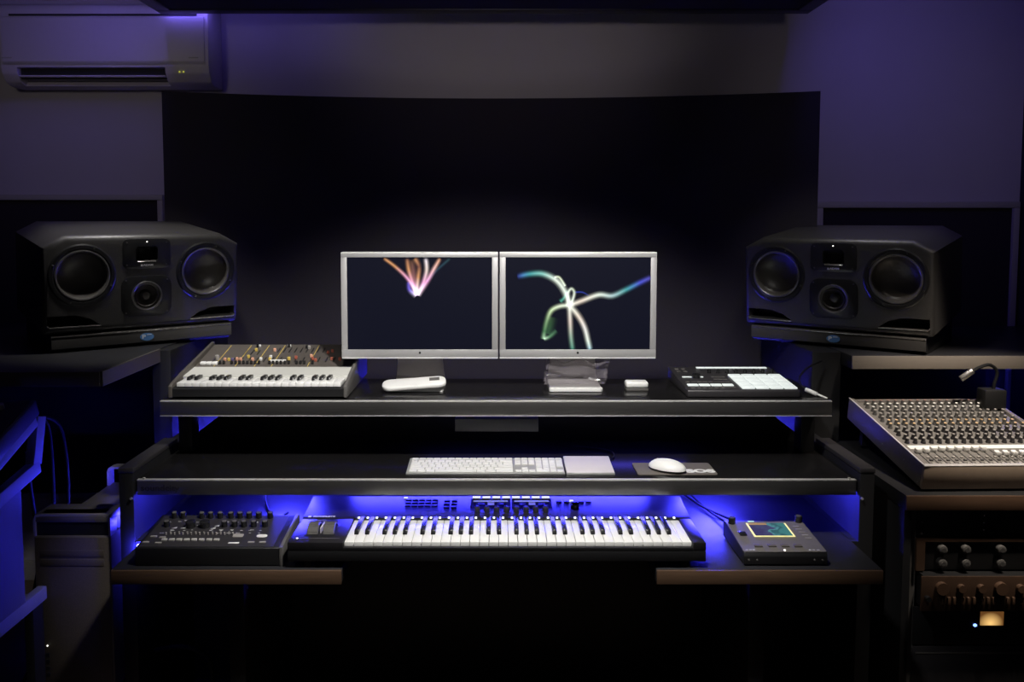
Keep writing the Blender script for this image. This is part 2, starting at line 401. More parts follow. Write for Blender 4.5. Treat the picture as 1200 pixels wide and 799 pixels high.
# side tables
def side_table(name, label, x0, x1, y0, y1, z, m, panel, panel2):
    t = thing(name, label, 'table', ((x0+x1)/2, y0, 0))
    cx = (x0+x1)/2
    MB().box(x0-cx, x1-cx, .006, y1-y0, z-.04, z, .002).build('table_top', board, t)
    MB().box(x0-cx, x1-cx, 0, .006, z-.04, z-.0005, .001).build('edge_band', m, t, label='taupe front edge')
    for a in (panel, panel2): MB().box(a[0]-cx, a[1]-cx, a[2]-y0, a[3]-y0, 0, a[4], .002).build('leg_panel', steel, t)
    return t
side_table('side_table', 'black side table with taupe edge under the left loudspeaker', -2.25, -1.04, 2.21, 3.28, 1.05, taupe_shaded, (-1.06, -1.003, 2.60, 3.25, 1.046), (-2.24, -2.19, 2.25, 3.25, 1.01))
MB().box(0, .006, 0, .39, 0, .04).build('edge_band', taupe_shaded, bpy.data.objects['side_table'], loc=(.605, .006, 1.01))
side_table('side_table', 'side table with pale taupe front edge under the right loudspeaker', 1.077, 2.04, 2.56, 3.28, 1.035, taupe, (.985, 1.0755, 2.64, 3.2, 1.034), (1.98, 2.03, 2.6, 3.25, .995))
MB().box(-.47, .285, .62, .635, .3, .995).build('added_glow_blocker', steel, bpy.data.objects['side_table.001'])  # added to block the blue glow from view beneath this table
for nm, x, z, y in (('led_strip', 1.925, .985, 3.12), ):
    tag(MB().box(x-.05, x+.05, y-.006, y+.006, z, z+.0095).build('light_strip', led_side), 'blue light strip under the right side table', 'light strip')

# ------------------------------------------------------------------ loudspeakers
def front(x, z, y=0.): return T(x, y, z) @ RX(R(90))
def speaker(loc, yaw, label, plabel, tz, sgn):
    tilt = R(5.5); w2 = .295; H = .297; Dp = .42
    pad = thing('isolation_pad', plabel, 'speaker pad', (loc[0], loc[1], tz), (0, 0, yaw), group='wedge pads under the loudspeakers')
    ph = .052; rise = math.tan(tilt)*.40
    pr = [(-.205, .010), (-.205, ph-.004), (.195, ph+rise-.004), (.195, 0), (-.18, 0)]
    MB().prism(pr, -.272, .272, 'YZ', .0015).build('foam_core', blackp, pad)
    MB().prism([(-.209, .012), (-.209, ph-.004), (-.207, ph), (.19, ph+rise*.99), (.19, ph+rise*.99-.003), (-.2052, ph-.0055), (-.2052, .012)], -.272, .272, 'YZ').build('steel_plate', steelbr, pad, label='brushed dark steel front plate')
    MB().box(-.272, .272, -.2105, -.205, ph-.006, ph-.002, .001).build('edge_trim', chrome, pad, label='bright top edge')
    bd = MB().cyl(0, 0, 0, 1, .002, seg=28, M=T(0, -.209, .028)@RX(R(90))@Matrix.Diagonal((.021, .012, 1, 1))).build('badge', badgebl, pad, label='small blue oval badge with white mark')
    text('mark', 'P', .016, badgew, bd, (-.010, -.2114, .0285), (R(90), 0, 0), sx=1.3, bold=.0006)
    MB().box(.000, .014, -.2117, -.211, .0335, .0355).build('mark', badgew, bd)
    bz = tz + ph + math.tan(tilt)*.2066 - .0006
    sp = thing('loudspeaker', label, 'loudspeaker', (loc[0], loc[1], bz+.0035), (tilt, 0, yaw), group='pair of three way loudspeakers')
    fy = -.21
    c = .034
    sec = [(-w2, .008), (-w2+.008, 0), (w2-.008, 0), (w2, .008), (w2, H-c), (w2-c*1.8, H), (-w2+c*1.8, H), (-w2, H-c)]
    tb = MB(); tb.prism(sec, fy, fy+Dp, 'XZ')
    bm = tb.bm
    fe = [e for e in bm.edges if all(abs(v.co.y-fy) < 1e-5 for v in e.verts)]
    bmesh.ops.bevel(bm, geom=fe, offset=.019, segments=3, affect='EDGES', profile=.5)
    cab = tb.build('cabinet', spk, sp)
    cs = []
    for x in (-.185, .185): cs.append(MB().cyl(0, 0, -.07, .079, .09, seg=48, M=front(x, .176, fy)).build('c', spk, sp))
    cs.append(MB().cyl(0, 0, -.05, .041, .07, seg=40, M=front(0, .104, fy)).build('c', spk, sp))
    cs.append(MB().prism(rounded(.066, .052, .012), -.045, .02, 'XY', M=front(0, .236, fy)).build('c', spk, sp))
    for s in (-1, 1):
        pp = [(s*.282, .022), (s*.135, .022), (s*.165, .043), (s*.205, .056), (s*.282, .056)]
        cs.append(MB().prism(pp, fy-.02, fy+.10, 'XZ').build('c', spk, sp))
    cut(cab, cs)
    for x in (-.185, .185):
        M = front(x, .176, fy)
        wf = MB().lathe([(.0785, -.02), (.0785, .0005), (.082, .003), (.091, .003), (.0955, .0), (.0955, -.001), (.0795, -.002), (.0785, -.02)], 56, M=M).build('woofer_frame', spkring, sp)
        MB().lathe([(.0785, -.004), (.0775, .0022), (.074, .0034), (.0705, .0015), (.0695, -.003), (.0785, -.006)], 56, M=M).build('surround', rim, wf)
        MB().lathe([(.0702, -.002)]+[(.069*math.cos(R(q)), -.004-.036*math.sin(R(q))) for q in range(0, 90, 9)]+[(0, -.040)], 56, M=M).build('cone', cone, wf)
        for k in range(8):
            a = R(22.5+45*k); MB().cyl(.087*math.cos(a), .087*math.sin(a), .0025, .0026, .0018, seg=8, M=M).build('screw', chrome if k % 2 else spkring, wf)
    M = front(0, .104, fy)
    mp_ = MB().prism(rounded(.15, .128, .03), -.0005, .003, 'XY', .001)
    md = mp_.build('midrange_plate', spkring, sp, loc=(0, fy, .104), rot=(R(90), 0, 0))
    c1 = MB().cyl(0, 0, -.02, .0405, .04, seg=40).build('c', spk, sp, loc=(0, fy, .104), rot=(R(90), 0, 0)); cut(md, [c1])
    MB().lathe([(.0405, -.012), (.0405, .003), (.043, .0048), (.046, .0048), (.047, .003), (.0405, .0028)], 48).build('surround', rim, md)
    MB().lathe([(.0405, -.003), (.036, -.004), (.033, -.001), (.0305, -.006), (.014, -.022), (0, -.022)], 48).build('cone', cone, md)
    MB().lathe([(.017, -.022), (.016, -.012), (.011, -.006), (0, -.0045)], 36).build('dust_cap', cone2, md)
    tw = MB().prism(rounded(.142, .092, .016), -.0005, .003, 'XY', .001).build('tweeter_plate', spkring, sp, loc=(0, fy, .238), rot=(R(90), 0, 0))
    c1 = MB().prism(rounded(.066, .050, .012), -.02, .02, 'XY').build('c', spk, sp, loc=(0, fy, .236), rot=(R(90), 0, 0)); cut(tw, [c1])
    hw = MB(); hw.prism([(-.0245, .0032), (-.0245, -.03), (-.014, -.03), (-.018, -.01), (-.0225, .0025)], -.03, .03, 'YZ', .001)
    hw.build('waveguide_lip', chrome, tw, loc=(0, -.002, 0))
    hw = MB(); hw.prism([(.0245, .0032), (.0245, -.03), (.012, -.03), (.018, -.01)], -.03, .03, 'YZ', .001); hw.build('waveguide_lip', spkring, tw, loc=(0, -.002, 0))
    rb = MB(); rb.box(-.026, .026, -.013, .013, -.034, -.030)
    for k in range(8): rb.box(-.0225+k*.006, -.0205+k*.006, -.013, .013, -.030, -.026)
    rb.build('ribbon', acdark, tw, loc=(0, -.002, 0))
    MB().ball(0, .037, .003, .0022, .0022, .0015).build('power_led', ledw, tw)
    text('lettering', 'ADAM', .0085, printw, tw, (.004, -.036, .0031), sx=1.2, bold=.0003)
    MB().box(-.0185, -.0125, -.0395, -.0335, .003, .0035).build('logo_square', printw, tw)
    for sx in (-1, 1):
        for sy in (-1, 1):
            MB().cyl(sx*.059, sy*.035, .0028, .0024, .0012, seg=8).build('screw', greyp, tw, loc=(0, 0, 0))
            MB().cyl(sx*.062, sy*.051, .0028, .0024, .0012, seg=8).build('screw', greyp, md)
    for s in (-1, 1):
        MB().prism([(s*.284, .026), (s*.278, .0195), (s*.135, .0195), (s*.135, .0225), (s*.276, .0225), (s*.281, .028)], fy-.003, fy+.03, 'XZ', .0006).build('port_lip', chrome if s == sgn*-1 or True else spk, sp, label='bright lower lip of the port')
    return sp
speaker((-1.232, 2.838), R(38), 'black three way loudspeaker on the left side table, facing right', 'wedge shaped pad with blue badge under the left loudspeaker', 1.05, 1)
speaker((1.215, 2.898), R(-38), 'black three way loudspeaker on the right side table, facing left', 'wedge shaped pad with blue badge under the right loudspeaker', 1.035, -1)

# ------------------------------------------------------------------ monitors
def ribbon(name, pts, w, cols, parent, y, lift):
    """a soft light trail drawn on the display surface (x, z in metres from its centre)"""
    w = tuple(1.25*q for q in w)
    P = [Vector((p[0], 0, p[1])) for p in pts]; Q = []; n = 10
    for i in range(len(P)-1):
        p0, p1, p2, p3 = P[max(i-1, 0)], P[i], P[i+1], P[min(i+2, len(P)-1)]
        for k in range(n):
            t = k/n; Q.append(.5*((2*p1)+(p2-p0)*t+(2*p0-5*p1+4*p2-p3)*t*t+(3*p1-p0-3*p2+p3)*t**3))
    Q.append(P[-1]); bm = bmesh.new(); ly = bm.verts.layers.float_color.new('Col'); rows = []
    for i, p in enumerate(Q):
        t = i/(len(Q)-1); d = (Q[min(i+1, len(Q)-1)]-Q[max(i-1, 0)]).normalized(); nn = Vector((-d.z, 0, d.x))
        f = t*(len(cols)-1); a = min(int(f), len(cols)-2); c = Vector(cols[a][:3]).lerp(Vector(cols[a+1][:3]), f-a)
        ww = w[0]+(w[1]-w[0])*t if isinstance(w, tuple) else w
        end = min(1., t*8+.15, (1-t)*8+.6)
        row = []
        for s, g in ((-1, 0), (-.62, .12), (-.3, .55), (0, 1), (.3, .55), (.62, .12), (1, 0)):
            v = bm.verts.new(p+nn*ww*s+Vector((0, y-lift, 0))); v[ly] = (*(c*g*end), 1); row.append(v)
        rows.append(row)
    for a, b in zip(rows, rows[1:]):
        for k in range(6): bm.faces.new((a[k], a[k+1], b[k+1], b[k]))
    me = bpy.data.meshes.new(name); bm.to_mesh(me); bm.free(); me.materials.append(glow)
    o = bpy.data.objects.new(name, me); col.objects.link(o); o.parent = parent
    return o
def monitor(cx, label, foot_x):
    t = thing('monitor', label, 'monitor', (cx, 2.54, .94), group='pair of silver framed monitors')
    w, z0, z1 = .2345, .094, .406
    zc = (z0+z1)/2; sw, sh = .2165, .1385; zs = zc+.006
    h = MB()
    for (a, b, c, d) in ((-w, w, z0, zs-sh), (-w, w, zs+sh, z1), (-w, -sw, zs-sh, zs+sh), (sw, w, zs-sh, zs+sh)):
        h.box(a, b, 0, .036, c, d, .0012)
    h.build('bezel', silver, t, label='silver frame')
    MB().box(-w, w, .0, .036, z1, z1+.004, .0018).build('top_highlight_strip', white, t, label='white strip standing in for the lit top edge')  # lamp reflection on the curved top edge, put in as white colour
    MB().box(-w, w, .0, .036, z0-.004, z0, .0018).build('bottom_strip', white, t, label='white rounded bottom strip')
    MB().box(-sw-.004, sw+.004, .008, .034, zs-sh-.002, zs+sh+.002).build('screen_housing', blackp, t)
    s = MB().box(-sw, sw, .0035, .008, zs-sh, zs+sh).build('screen', scrm, t, label='dark navy display with light trails')
    MB().cyl(0, 0, 0, .0034, .0008, seg=20, M=T(0, 0, z0+.014)@RX(R(90))).build('logo', blackp, t)
    # stand: one bent aluminium plate
    prof = [(-.055, 0), (-.055, .004), (-.045, .0115), (.06, .0115), (.075, .018), (.078, .03), (.045, .16), (.036, .20), (.045, .203), (.056, .16), (.090, .03), (.086, .012), (.07, 0)]
    tb = MB().prism(prof, -.5, .5, 'YZ')
    for v in tb.bm.verts:
        f = max(0, min(1, v.co.z/.12)); hw = .078*(1-f)+.060*f; v.co.x = v.co.x*2*hw + foot_x
    tb.build('stand', standal, t)
    MB().prism(rounded(.158, .021, .009, cx=foot_x, cy=-.050), .001, .0125, 'XY', .002).build('foot_front', white, t, label='white front edge of the foot')
    return t, s, zs, sw, sh
def scr(px, py, x0, x1, y0, y1, sw, sh, zs): return ((px-x0)/(x1-x0)*2*sw-sw, zs+sh-(py-y0)/(y1-y0)*2*sh)
t1, s1, zs, sw, sh = monitor(-.2305, 'left silver framed monitor with coloured rays at top of its screen', -.005)
L = lambda *p: [scr(x, y, 406, 577, 303.5, 408, sw, sh, zs) for x, y in p]
W1 = (1.1, 1., 1.1); PK = (1., .45, .75); OR = (.75, .35, .14); VI = (.25, .18, .9); DK = (.25, .1, .06)
ys = .0035
for i, (p, w, c) in enumerate([
    (L((449.5, 304.5), (463, 314), (478, 328), (488, 345)), (.006, .008), (OR, OR, PK, W1)),
    (L((477, 304.5), (479, 318), (484, 334), (488.5, 346)), (.008, .009), (DK, OR, PK, W1)),
    (L((486, 304.5), (491, 314), (490, 326), (488, 344)), (.009, .008), (OR, DK, OR, W1)),
    (L((499, 304.5), (500, 318), (496, 332), (489, 346)), (.008, .009), (W1, (1, .8, .7), PK, W1)),
    (L((516, 304.5), (509, 316), (500, 331), (489, 346)), (.007, .010), (OR, (1, .6, .55), PK, W1)),
    (L((528, 304.5), (512, 318), (500, 331)), (.006, .006), ((.02, .06, .06), (.02, .05, .08), (.1, .05, .2))),
    (L((478.5, 331), (480, 340), (488, 346.5)), (.007, .010), ((.06, .05, .4), VI, W1)),
    (L((482, 306), (486, 330), (489, 347)), (.014, .010), ((.1, .05, .01), (.3, .12, .12), (.8, .5, .9)))]):
    ribbon('light_trail', p, w, c, s1, ys, .0003+.00008*i)
t2, s2, zs, sw, sh = monitor(.2435, 'right silver framed monitor with white green starburst on its screen', -.010)
Q = lambda *p: [scr(x, y, 591.5, 760.5, 304, 410, sw, sh, zs) for x, y in p]
GW = (.95, 1.05, .9); TE = (.08, .42, .42); BL = (.08, .1, .7); GR = (.08, .22, .08); TW = (1, .85, .7)
for i, (p, w, c) in enumerate([
    (Q((605, 326), (620, 323), (635, 323), (650, 330), (660, 342), (667, 359)), (.010, .012), (BL, TE, (.3, .7, .6), GW, GW, GW)),
    (Q((664, 360), (680, 354), (700, 347), (716, 348), (732, 341), (748, 333), (761, 327)), (.010, .010), (GW, TW, GW, (.5, .7, .7), TE, BL, (.1, .08, .4))),
    (Q((667, 359), (655, 360), (645, 365), (640, 376), (637, 389), (636, 398)), (.009, .009), (GW, (.9, 1, .75), (.7, .9, .5), (.25, .4, .2), GR, (.5, .8, .5))),
    (Q((636, 398), (643, 395), (651, 388)), (.006, .010), ((.7, .95, .7), (.12, .3, .14), (.02, .06, .03))),
    (Q((645, 372), (643, 384), (641, 392)), (.02, .014), ((.03, .07, .02), (.03, .09, .03), (.03, .09, .04))),
    (Q((666, 358), (667, 378), (668, 395), (670, 410)), (.009, .009), (GW, (.9, .75, .65), (.35, .5, .38), (.06, .3, .2))),
    (Q((667, 360), (677, 372), (684, 385), (688, 400), (690.5, 410)), (.011, .009), (GW, TW, (1, .95, .9), GW, (.4, .7, .8))),
    (Q((665, 358), (664, 346), (668, 340), (671.5, 344), (670, 352), (667, 359)), (.006, .006), (GW, GW, (.7, .8, .6), GW, GW)),
    (Q((655, 355), (660, 350), (663, 342)), (.008, .004), ((.08, .35, .25), (.1, .4, .3), (.1, .2, .2))),
    (Q((672, 344), (681, 344), (689, 348)), (.004, .003), ((.03, .05, .3), (.03, .05, .35), (.01, .02, .1))),
    (Q((648, 327), (654, 327), (661, 337)), (.005, .005), (GW, (.8, .9, .6), GW)),
    (Q((661, 358), (666, 358), (672, 360)), (.016, .016), ((.1, .1, .1), (.8, .8, .7), (.1, .1, .1)))]):
    ribbon('light_trail', p, w, c, s2, ys, .0003+.00008*i)

# things on the monitor shelf
t = thing('remote_control', 'white remote control with grey window lying on the left monitor foot', 'remote control', (-.243, 2.492, .957), (R(14), R(-3.5), R(4)))
MB().prism(rounded(.188, .062, .024), .0, .014, 'XY', .005, 3).build('body', white, t)
MB().box(.045, .075, -.002, .018, .0138, .0146).build('display', greyp, t)
tb = MB().box(-.09, .09, -.045, .03, 0, .07); bm = tb.bm
bmesh.ops.subdivide_edges(bm, edges=bm.edges[:], cuts=9, use_grid_fill=True)
for v in bm.verts:
    k = v.co.z/.07
    v.co.y = v.co.y*(1-.55*k)+random.uniform(-.006, .006)+.012*math.sin(v.co.z*150+v.co.x*20)*(.3+k)
    v.co.x += random.uniform(-.004, .004)+.018*k*(1 if v.co.x > 0 else .6)
    v.co.z = max(0, v.co.z*(.82+.25*math.sin(v.co.x*33+1)**2)+random.uniform(-.002, .002)*k)
tag(tb.build('plastic_pouch', film, loc=(.235, 2.583, .953)), 'crumpled clear plastic pouch on the foot of the right monitor', 'plastic bag')
t = thing('dongle', 'small white box on the monitor shelf right of the monitors', 'dongle', (.417, 2.52, .94))
MB().box(-.033, .033, -.022, .022, .009, .027, .006, 3).build('cover', white, t)
MB().box(-.033, .033, -.022, .022, 0, .009, .002).build('base', greyp, t)
t = thing('jack_plug', 'white cable plug at the right end of the monitor shelf', 'plug', (.915, 2.42, .949), (0, R(16), R(-40)))
MB().cyl(0, 0, -.03, .006, .035, seg=14, M=RY(R(90))).build('body', white, t)
MB().cyl(0, 0, .005, .003, .03, seg=12, M=RY(R(90))).build('tip', white, t)
MB().tube([(-.028, 0, 0), (-.05, .01, .006), (-.075, .06, .012), (-.08, .13, .03), (-.07, .20, .045)], .003).build('cable', cable, t)

# ------------------------------------------------------------------ vintage style synthesizer (left on the monitor shelf)
A = thing('synthesizer', 'cream and brown slider synthesizer with short keyboard left of the monitors', 'synthesizer', (-.6765, 2.39, .94))
def sl(y): return .060+(y-.18)*(.100-.060)/(.19)      # panel surface height
MB().prism([(0, .006), (0, .028), (.012, .032), (.092, .034), (.18, .045), (.37, .088), (.37, .006)], -.243, .243, 'YZ').build('case', blackp, A)
for sx in (-1, 1):
    MB().prism([(-.004, .004), (-.004, .036), (.01, .042), (.09, .060), (.37, .110), (.376, .106), (.376, .004)], sx*.248-.005, sx*.248+.005, 'YZ', .0015).build('end_cheek', greyp if sx > 0 else synthpn, A)
MB().prism([(.087, .036), (.087, .049), (.180, .060), (.180, .048)], -.243, .243, 'YZ').build('cream_strip', offw, A, label='cream strip above the keys')
MB().prism([(.180, .050), (.180, .060), (.37, .100), (.37, .0885)], -.243, .243, 'YZ').build('control_panel', synthpn, A)
for x0 in (-.215, -.203+.0, .215): pass
kw = .466/22
k0 = MB().box(-kw/2+.0004, kw/2-.0004, 0, .080, 0, .012, .0012).build('white_key', keyw, A, loc=(-.2365+kw*.5+.004, .006, .033))
for i in range(1, 22): cp(k0, (-.2365+kw*(i+.5)+.004, .006, .033), A)
b0 = None
for i in range(21):
    if i % 7 in (2, 6): continue
    l = (-.2365+kw*(i+1)+.004, .0405, .0452)
    if b0 is None: b0 = MB().prism([(0, 0), (.006, .009), (.045, .009), (.045, 0)], -.0055, .0055, 'YZ', .001).build('black_key', keyb, A, loc=l)
    else: cp(b0, l, A)
sa = math.atan(.04/.19)
def onp(x, y): return (x, y, sl(y)+.0002)
c0 = MB().box(-.004, .004, -.003, .003, 0, .010, .001).build('slider_cap', yel, A, loc=onp(-.2, .22), rot=(sa, 0, 0))
caps = [(-.164, .228, ora), (-.152, .228, yel), (-.128, .232, ora), (-.116, .230, ora), (-.098, .252, yel), (-.079, .230, ora), (-.054, .231, capw), (-.026, .231, yel), (-.031, .31, ora),
        (-.028, .25, capw), (.032, .236, yel), (.052, .245, red), (.097, .258, ora), (.106, .236, red), (.117, .224, red), (.143, .29, red), (.155, .30, red), (.165, .235, red), (.19, .232, red), (-.14, .226, vio), (.20, .30, capg), (.075, .33, capg)]
c0.data.materials[0] = yel
for i, (x, y, m) in enumerate(caps):
    cp(c0, onp(x, y), A, (sa, 0, 0), m)
c0.location = onp(-.09, .31)
s0 = MB().box(-.0018, .0018, -.02, .02, 0, .0006).build('slider_slot', blackp, A, loc=onp(-.2, .24), rot=(sa, 0, 0))
for x, y in [(-.14+.024*k, .238) for k in range(14)]+[(-.02+.018*k, .32) for k in range(9)]+[(-.12+.02*k, .3) for k in range(3)]: cp(s0, onp(x, y), A, (sa, 0, 0))
r0 = MB().box(-.0034, .0034, -.004, .004, 0, .010, .001).build('rocker_switch', keyb, A, loc=onp(-.172, .203), rot=(sa, 0, 0))
for x in (-.16, -.136, -.124, -.112, -.088, -.076, -.064, -.052, -.02, -.009, .003, .015, .027, .039, .063, .075, .087, .112, -.10): cp(r0, onp(x, .203), A, (sa, 0, 0))
for x, y in ((.006, .345), (.066, .335), (-.095, .345)): cp(r0, onp(x, y), A, (sa, 0, 0), keyb)
w0 = MB().box(-.006, .006, -.004, .004, 0, .006, .001).build('white_switch', capw, A, loc=onp(.005, .352), rot=(sa, 0, 0))
for x, y in ((.068, .342), (-.018, .222), (-.006, .222), (.006, .222), (.02, .222), (-.093, .352)): cp(w0, onp(x, y), A, (sa, 0, 0))
for x in (-.185, -.12, -.062, -.01, .10): MB().box(-.0008, .0008, -.095, .088, 0, .0006, M=T(0, 0, 0)).build('panel_line', yel, A, loc=onp(x, .275), rot=(sa, 0, 0))
p0 = MB().box(-.0085, .0085, -.006, .009, 0, .008, .002).build('bend_pad', white, A, loc=onp(-.222, .198), rot=(sa, 0, 0))
for x in (-.204, -.186): cp(p0, onp(x, .198), A, (sa, 0, 0))
MB().cyl(0, 0, 0, .006, .016, seg=18, bev=.001).build('knob', capg, A, loc=onp(-.19, .235), rot=(sa, 0, 0))

# ------------------------------------------------------------------ pad controller (right on the monitor shelf)
G = thing('pad_controller', 'black drum pad controller with sixteen lit white pads right of the monitors', 'pad controller', (.705, 2.405, .94))
ga = math.atan(.018/.28)
def og(x, y, dz=0): return (x, y, .022+y*.018/.28+dz)
MB().prism([(0, .002), (0, .018), (.003, .022), (.28, .040), (.28, .002)], -.16, .16, 'YZ', .0012).build('case', dgreyp, G)
pd = MB().box(-.0185, .0185, -.0185, .0185, 0, .005, .002).build('pad', litpad, G, loc=og(0, 0), rot=(ga, 0, 0))
k = 0
for i in range(4):
    for j in range(4):
        l = og(-.001+i*.0405+.018, .028+j*.041)
        if k == 0: pd.location = l
        else: cp(pd, l, G)
        k += 1
bt = MB().box(-.0135, .0135, -.006, .006, 0, .003, .001).build('soft_button', litpad, G, loc=og(-.062, .262), rot=(ga, 0, 0))
for i in range(1, 8): cp(bt, og(-.062+i*.0278, .262), G)
bt2 = MB().box(-.0155, .0155, -.010, .010, 0, .003, .001).build('group_button', litpad, G, loc=og(-.134, .052), rot=(ga, 0, 0))
for i in range(1, 4): cp(bt2, og(-.134+i*.034, .052), G)
MB().box(-.014, .014, -.003, .003, 0, .002).build('mode_button', litpad, G, loc=og(-.13, .148), rot=(ga, 0, 0))
MB().box(-.005, .005, -.003, .003, 0, .002).build('mode_button', litpad, G, loc=og(-.086, .148), rot=(ga, 0, 0))
en = MB().cyl(0, 0, 0, .012, .012, seg=24, bev=.001).build('encoder', keyb, G, loc=og(-.103, .142), rot=(ga, 0, 0))
kn = MB().cyl(0, 0, 0, .0055, .012, seg=14, bev=.001).build('knob', keyb, G, loc=og(-.05, .20), rot=(ga, 0, 0))
for i in range(1, 8): cp(kn, og(-.05+i*.0275, .20), G)
d1 = MB().box(-.043, .043, -.014, .014, 0, .0006).build('display', acdark, G, loc=og(-.027, .235), rot=(ga, 0, 0)); cp(d1, og(.075, .235), G)
sb = MB().box(-.006, .006, -.004, .004, 0, .0015).build('small_button', greyp, G, loc=og(-.14, .25), rot=(ga, 0, 0))
for x, y in [(-.12, .25), (-.14, .22), (-.12, .22)]+[(-.05+i*.014, y) for i in range(3) for y in (.03, .06, .09, .12, .15)]+[(-.14+i*.017, .09) for i in range(6)]+[(-.14+i*.017, .02) for i in range(6)]: cp(sb, og(x, y), G)

# ------------------------------------------------------------------ on the keyboard shelf
K = thing('computer_keyboard', 'white and aluminium computer keyboard on the middle shelf', 'keyboard', (-.03, 2.242, .7655))
ka = math.atan(.008/.115)
MB().prism([(0, 0), (0, .005), (.115, .013), (.115, 0)], -.213, .213, 'YZ', .001).build('frame', gapm, K)
rows = []
def row(y, d, xs): rows.extend((x, w, y, d) for x, w in xs)
u = .0188
def run(x, ws):
    o = []
    for w in ws: o.append((x+w*u/2, w)); x += w*u
    return o
X0 = -.207; X1 = X0+15.15*u; X2 = X1+3.2*u
main = [[1.25, 1.25, 1.25, 6.0, 1.25, 1.5, 2.5], [2.25]+[1]*10+[2.75], [1.75]+[1]*11+[2.25], [1.5]+[1]*12+[1.5], [1]*13+[2], [1.07]*14]
nav = [[1, 1, 1], None, [], [1, 1, 1], [1, 1, 1], [1, 1, 1]]
pad_ = [[2, 1, 1], [1, 1, 1], [1, 1, 1, 1], [1, 1, 1, 1], [1, 1, 1, 1], [1, 1, 1, 1]]
allk = []
for r in range(6):
    y = .012+r*.0186; d = .0172 if r < 5 else .011
    allk += [(x, w, y, d) for x, w in run(X0, main[r])]
    if nav[r] is None: allk.append((X1+1.5*u, 1, y, d))
    else: allk += [(x, w, y, d) for x, w in run(X1+.05*u, nav[r])]
    allk += [(x, w, y, d) for x, w in run(X2-.1*u, pad_[r])]
keym = {}
rest = MB()
for i, (x, w, y, d) in enumerate(allk):
    l = (x, y, .0052+y*.008/.115)
    q = (round(w, 2), d)
    if i >= 100:
        rest.box(-w*u/2+.0014, w*u/2-.0014, -d/2+.001, d/2-.001, 0, .0028, .0008, M=T(*l)@RX(ka)); continue
    if q not in keym: keym[q] = MB().box(-w*u/2+.0014, w*u/2-.0014, -d/2+.001, d/2-.001, 0, .0028, .0008).build('key', white, K, loc=l, rot=(ka, 0, 0))
    else: cp(keym[q], l, K)
o = rest.build('remaining_keys', white, K); o['kind'] = 'stuff'
tb = thing('trackpad', 'pale grey square trackpad right of the computer keyboard', 'trackpad', (.2515, 2.237, .7655))
MB().prism([(0, 0), (0, .006), (.001, .0068), (.128, .0155), (.130, .0145), (.130, 0)], -.0645, .0645, 'YZ', .001).build('body', gapm, tb)
MB().box(-.0635, .0635, .001, .1285, 0, .0012, .0005, M=T(0, 0, .0066)@RX(math.atan(.0087/.127))).build('touch_surface', acwhite, tb)
tag(MB().tube([(.31, 2.375, .769), (.335, 2.40, .770), (.335, 2.45, .772), (.30, 2.49, .769), (.22, 2.52, .769)], .0022).build('cable', cable), 'thin dark cable curling behind the trackpad', 'cable')
P = thing('mouse_mat', 'small grey brown mouse mat with white lettering on the middle shelf', 'mouse mat', (.485, 2.238, .7655), (0, 0, R(0)))
MB().prism(rounded(.214, .108, .008, cy=.054), 0, .003, 'XY', .0008).build('mat', padm, P)
text('lettering', 'SOS', .038, printw, P, (.066, .028, .0031), sx=1.15, bold=.0022)
m = thing('mouse', 'white computer mouse resting on the grey brown mat', 'mouse', (.463, 2.275, .7692), (0, 0, R(-35)))
tb = MB().ball(0, 0, .006, .053, .034, .024, u=32, v=18)
for v in tb.bm.verts:
    if v.co.z < .006: v.co.z = .006
tb.build('shell', white, m)
tb = MB().ball(0, 0, .006, .051, .032, .010, u=32, v=14)
for v in tb.bm.verts:
    if v.co.z > .0062: v.co.z = .0062
    if v.co.z < 0: v.co.z = 0
tb.build('base', greyp, m)
MB().ball(-.028, 0, .0245, .004, .004, .0035, u=12, v=8).build('scroll_ball', acwhite, m)

# ------------------------------------------------------------------ 61 key controller keyboard
N = thing('keyboard_controller', 'long black keyboard controller with sixty one keys across the lower desk', 'keyboard instrument', (0, 2.015, .603))
MB().box(-.507, .507, 0, .30, .018, .044, .002).build('base', blackp, N)
MB().box(-.507, -.3725, 0, .18, .044, .0650, .002).build('left_panel', ctrlm, N)
MB().box(.4757, .507, 0, .18, .044, .0650, .002).build('right_cheek', ctrlm, N)
MB().prism([(.165, .044), (.165, .0655), (.185, .067), (.30, .080), (.30, .044)], -.507, .507, 'YZ', .0008).build('top_panel', ctrlm, N)
MB().box(-.3725, .4757, 0, .012, .044, .052, .001).build('front_lip', blackp, N)
for sx in (-1, 1):
    for y in (.02, .26): MB().cyl(sx*.46, y, 0, .012, .018, seg=16).build('foot', cable, N)
kw = .847/36
def whites(): return [-.3717+kw*(i+.5) for i in range(36)]
k0 = None
for i, x in enumerate(whites()):
    l = (x, .013, .046)
    if k0 is None: k0 = MB().box(-kw/2+.00055, kw/2-.00055, 0, .150, 0, .0155, .0012).build('white_key', keyw, N, loc=l)
    else: cp(k0, l, N)
b0 = None; lx = []
for i in range(35):
    if i % 7 in (2, 6): continue
    off = {0: -.0015, 1: .0015, 3: -.002, 4: 0, 5: .002}[i % 7]
    x = -.3717+kw*(i+1)+off; lx.append(x); l = (x, .061, .0612)
    if b0 is None: b0 = MB().prism([(0, 0), (.007, .0105), (.100, .0115), (.100, 0)], -.0055, .0055, 'YZ', .001).build('black_key', keyb, N, loc=l)
    else: cp(b0, l, N)
MB().box(-.3725, .4757, .166, .1705, .0655, .0675).build('light_guide', blackp, N)
l0 = None
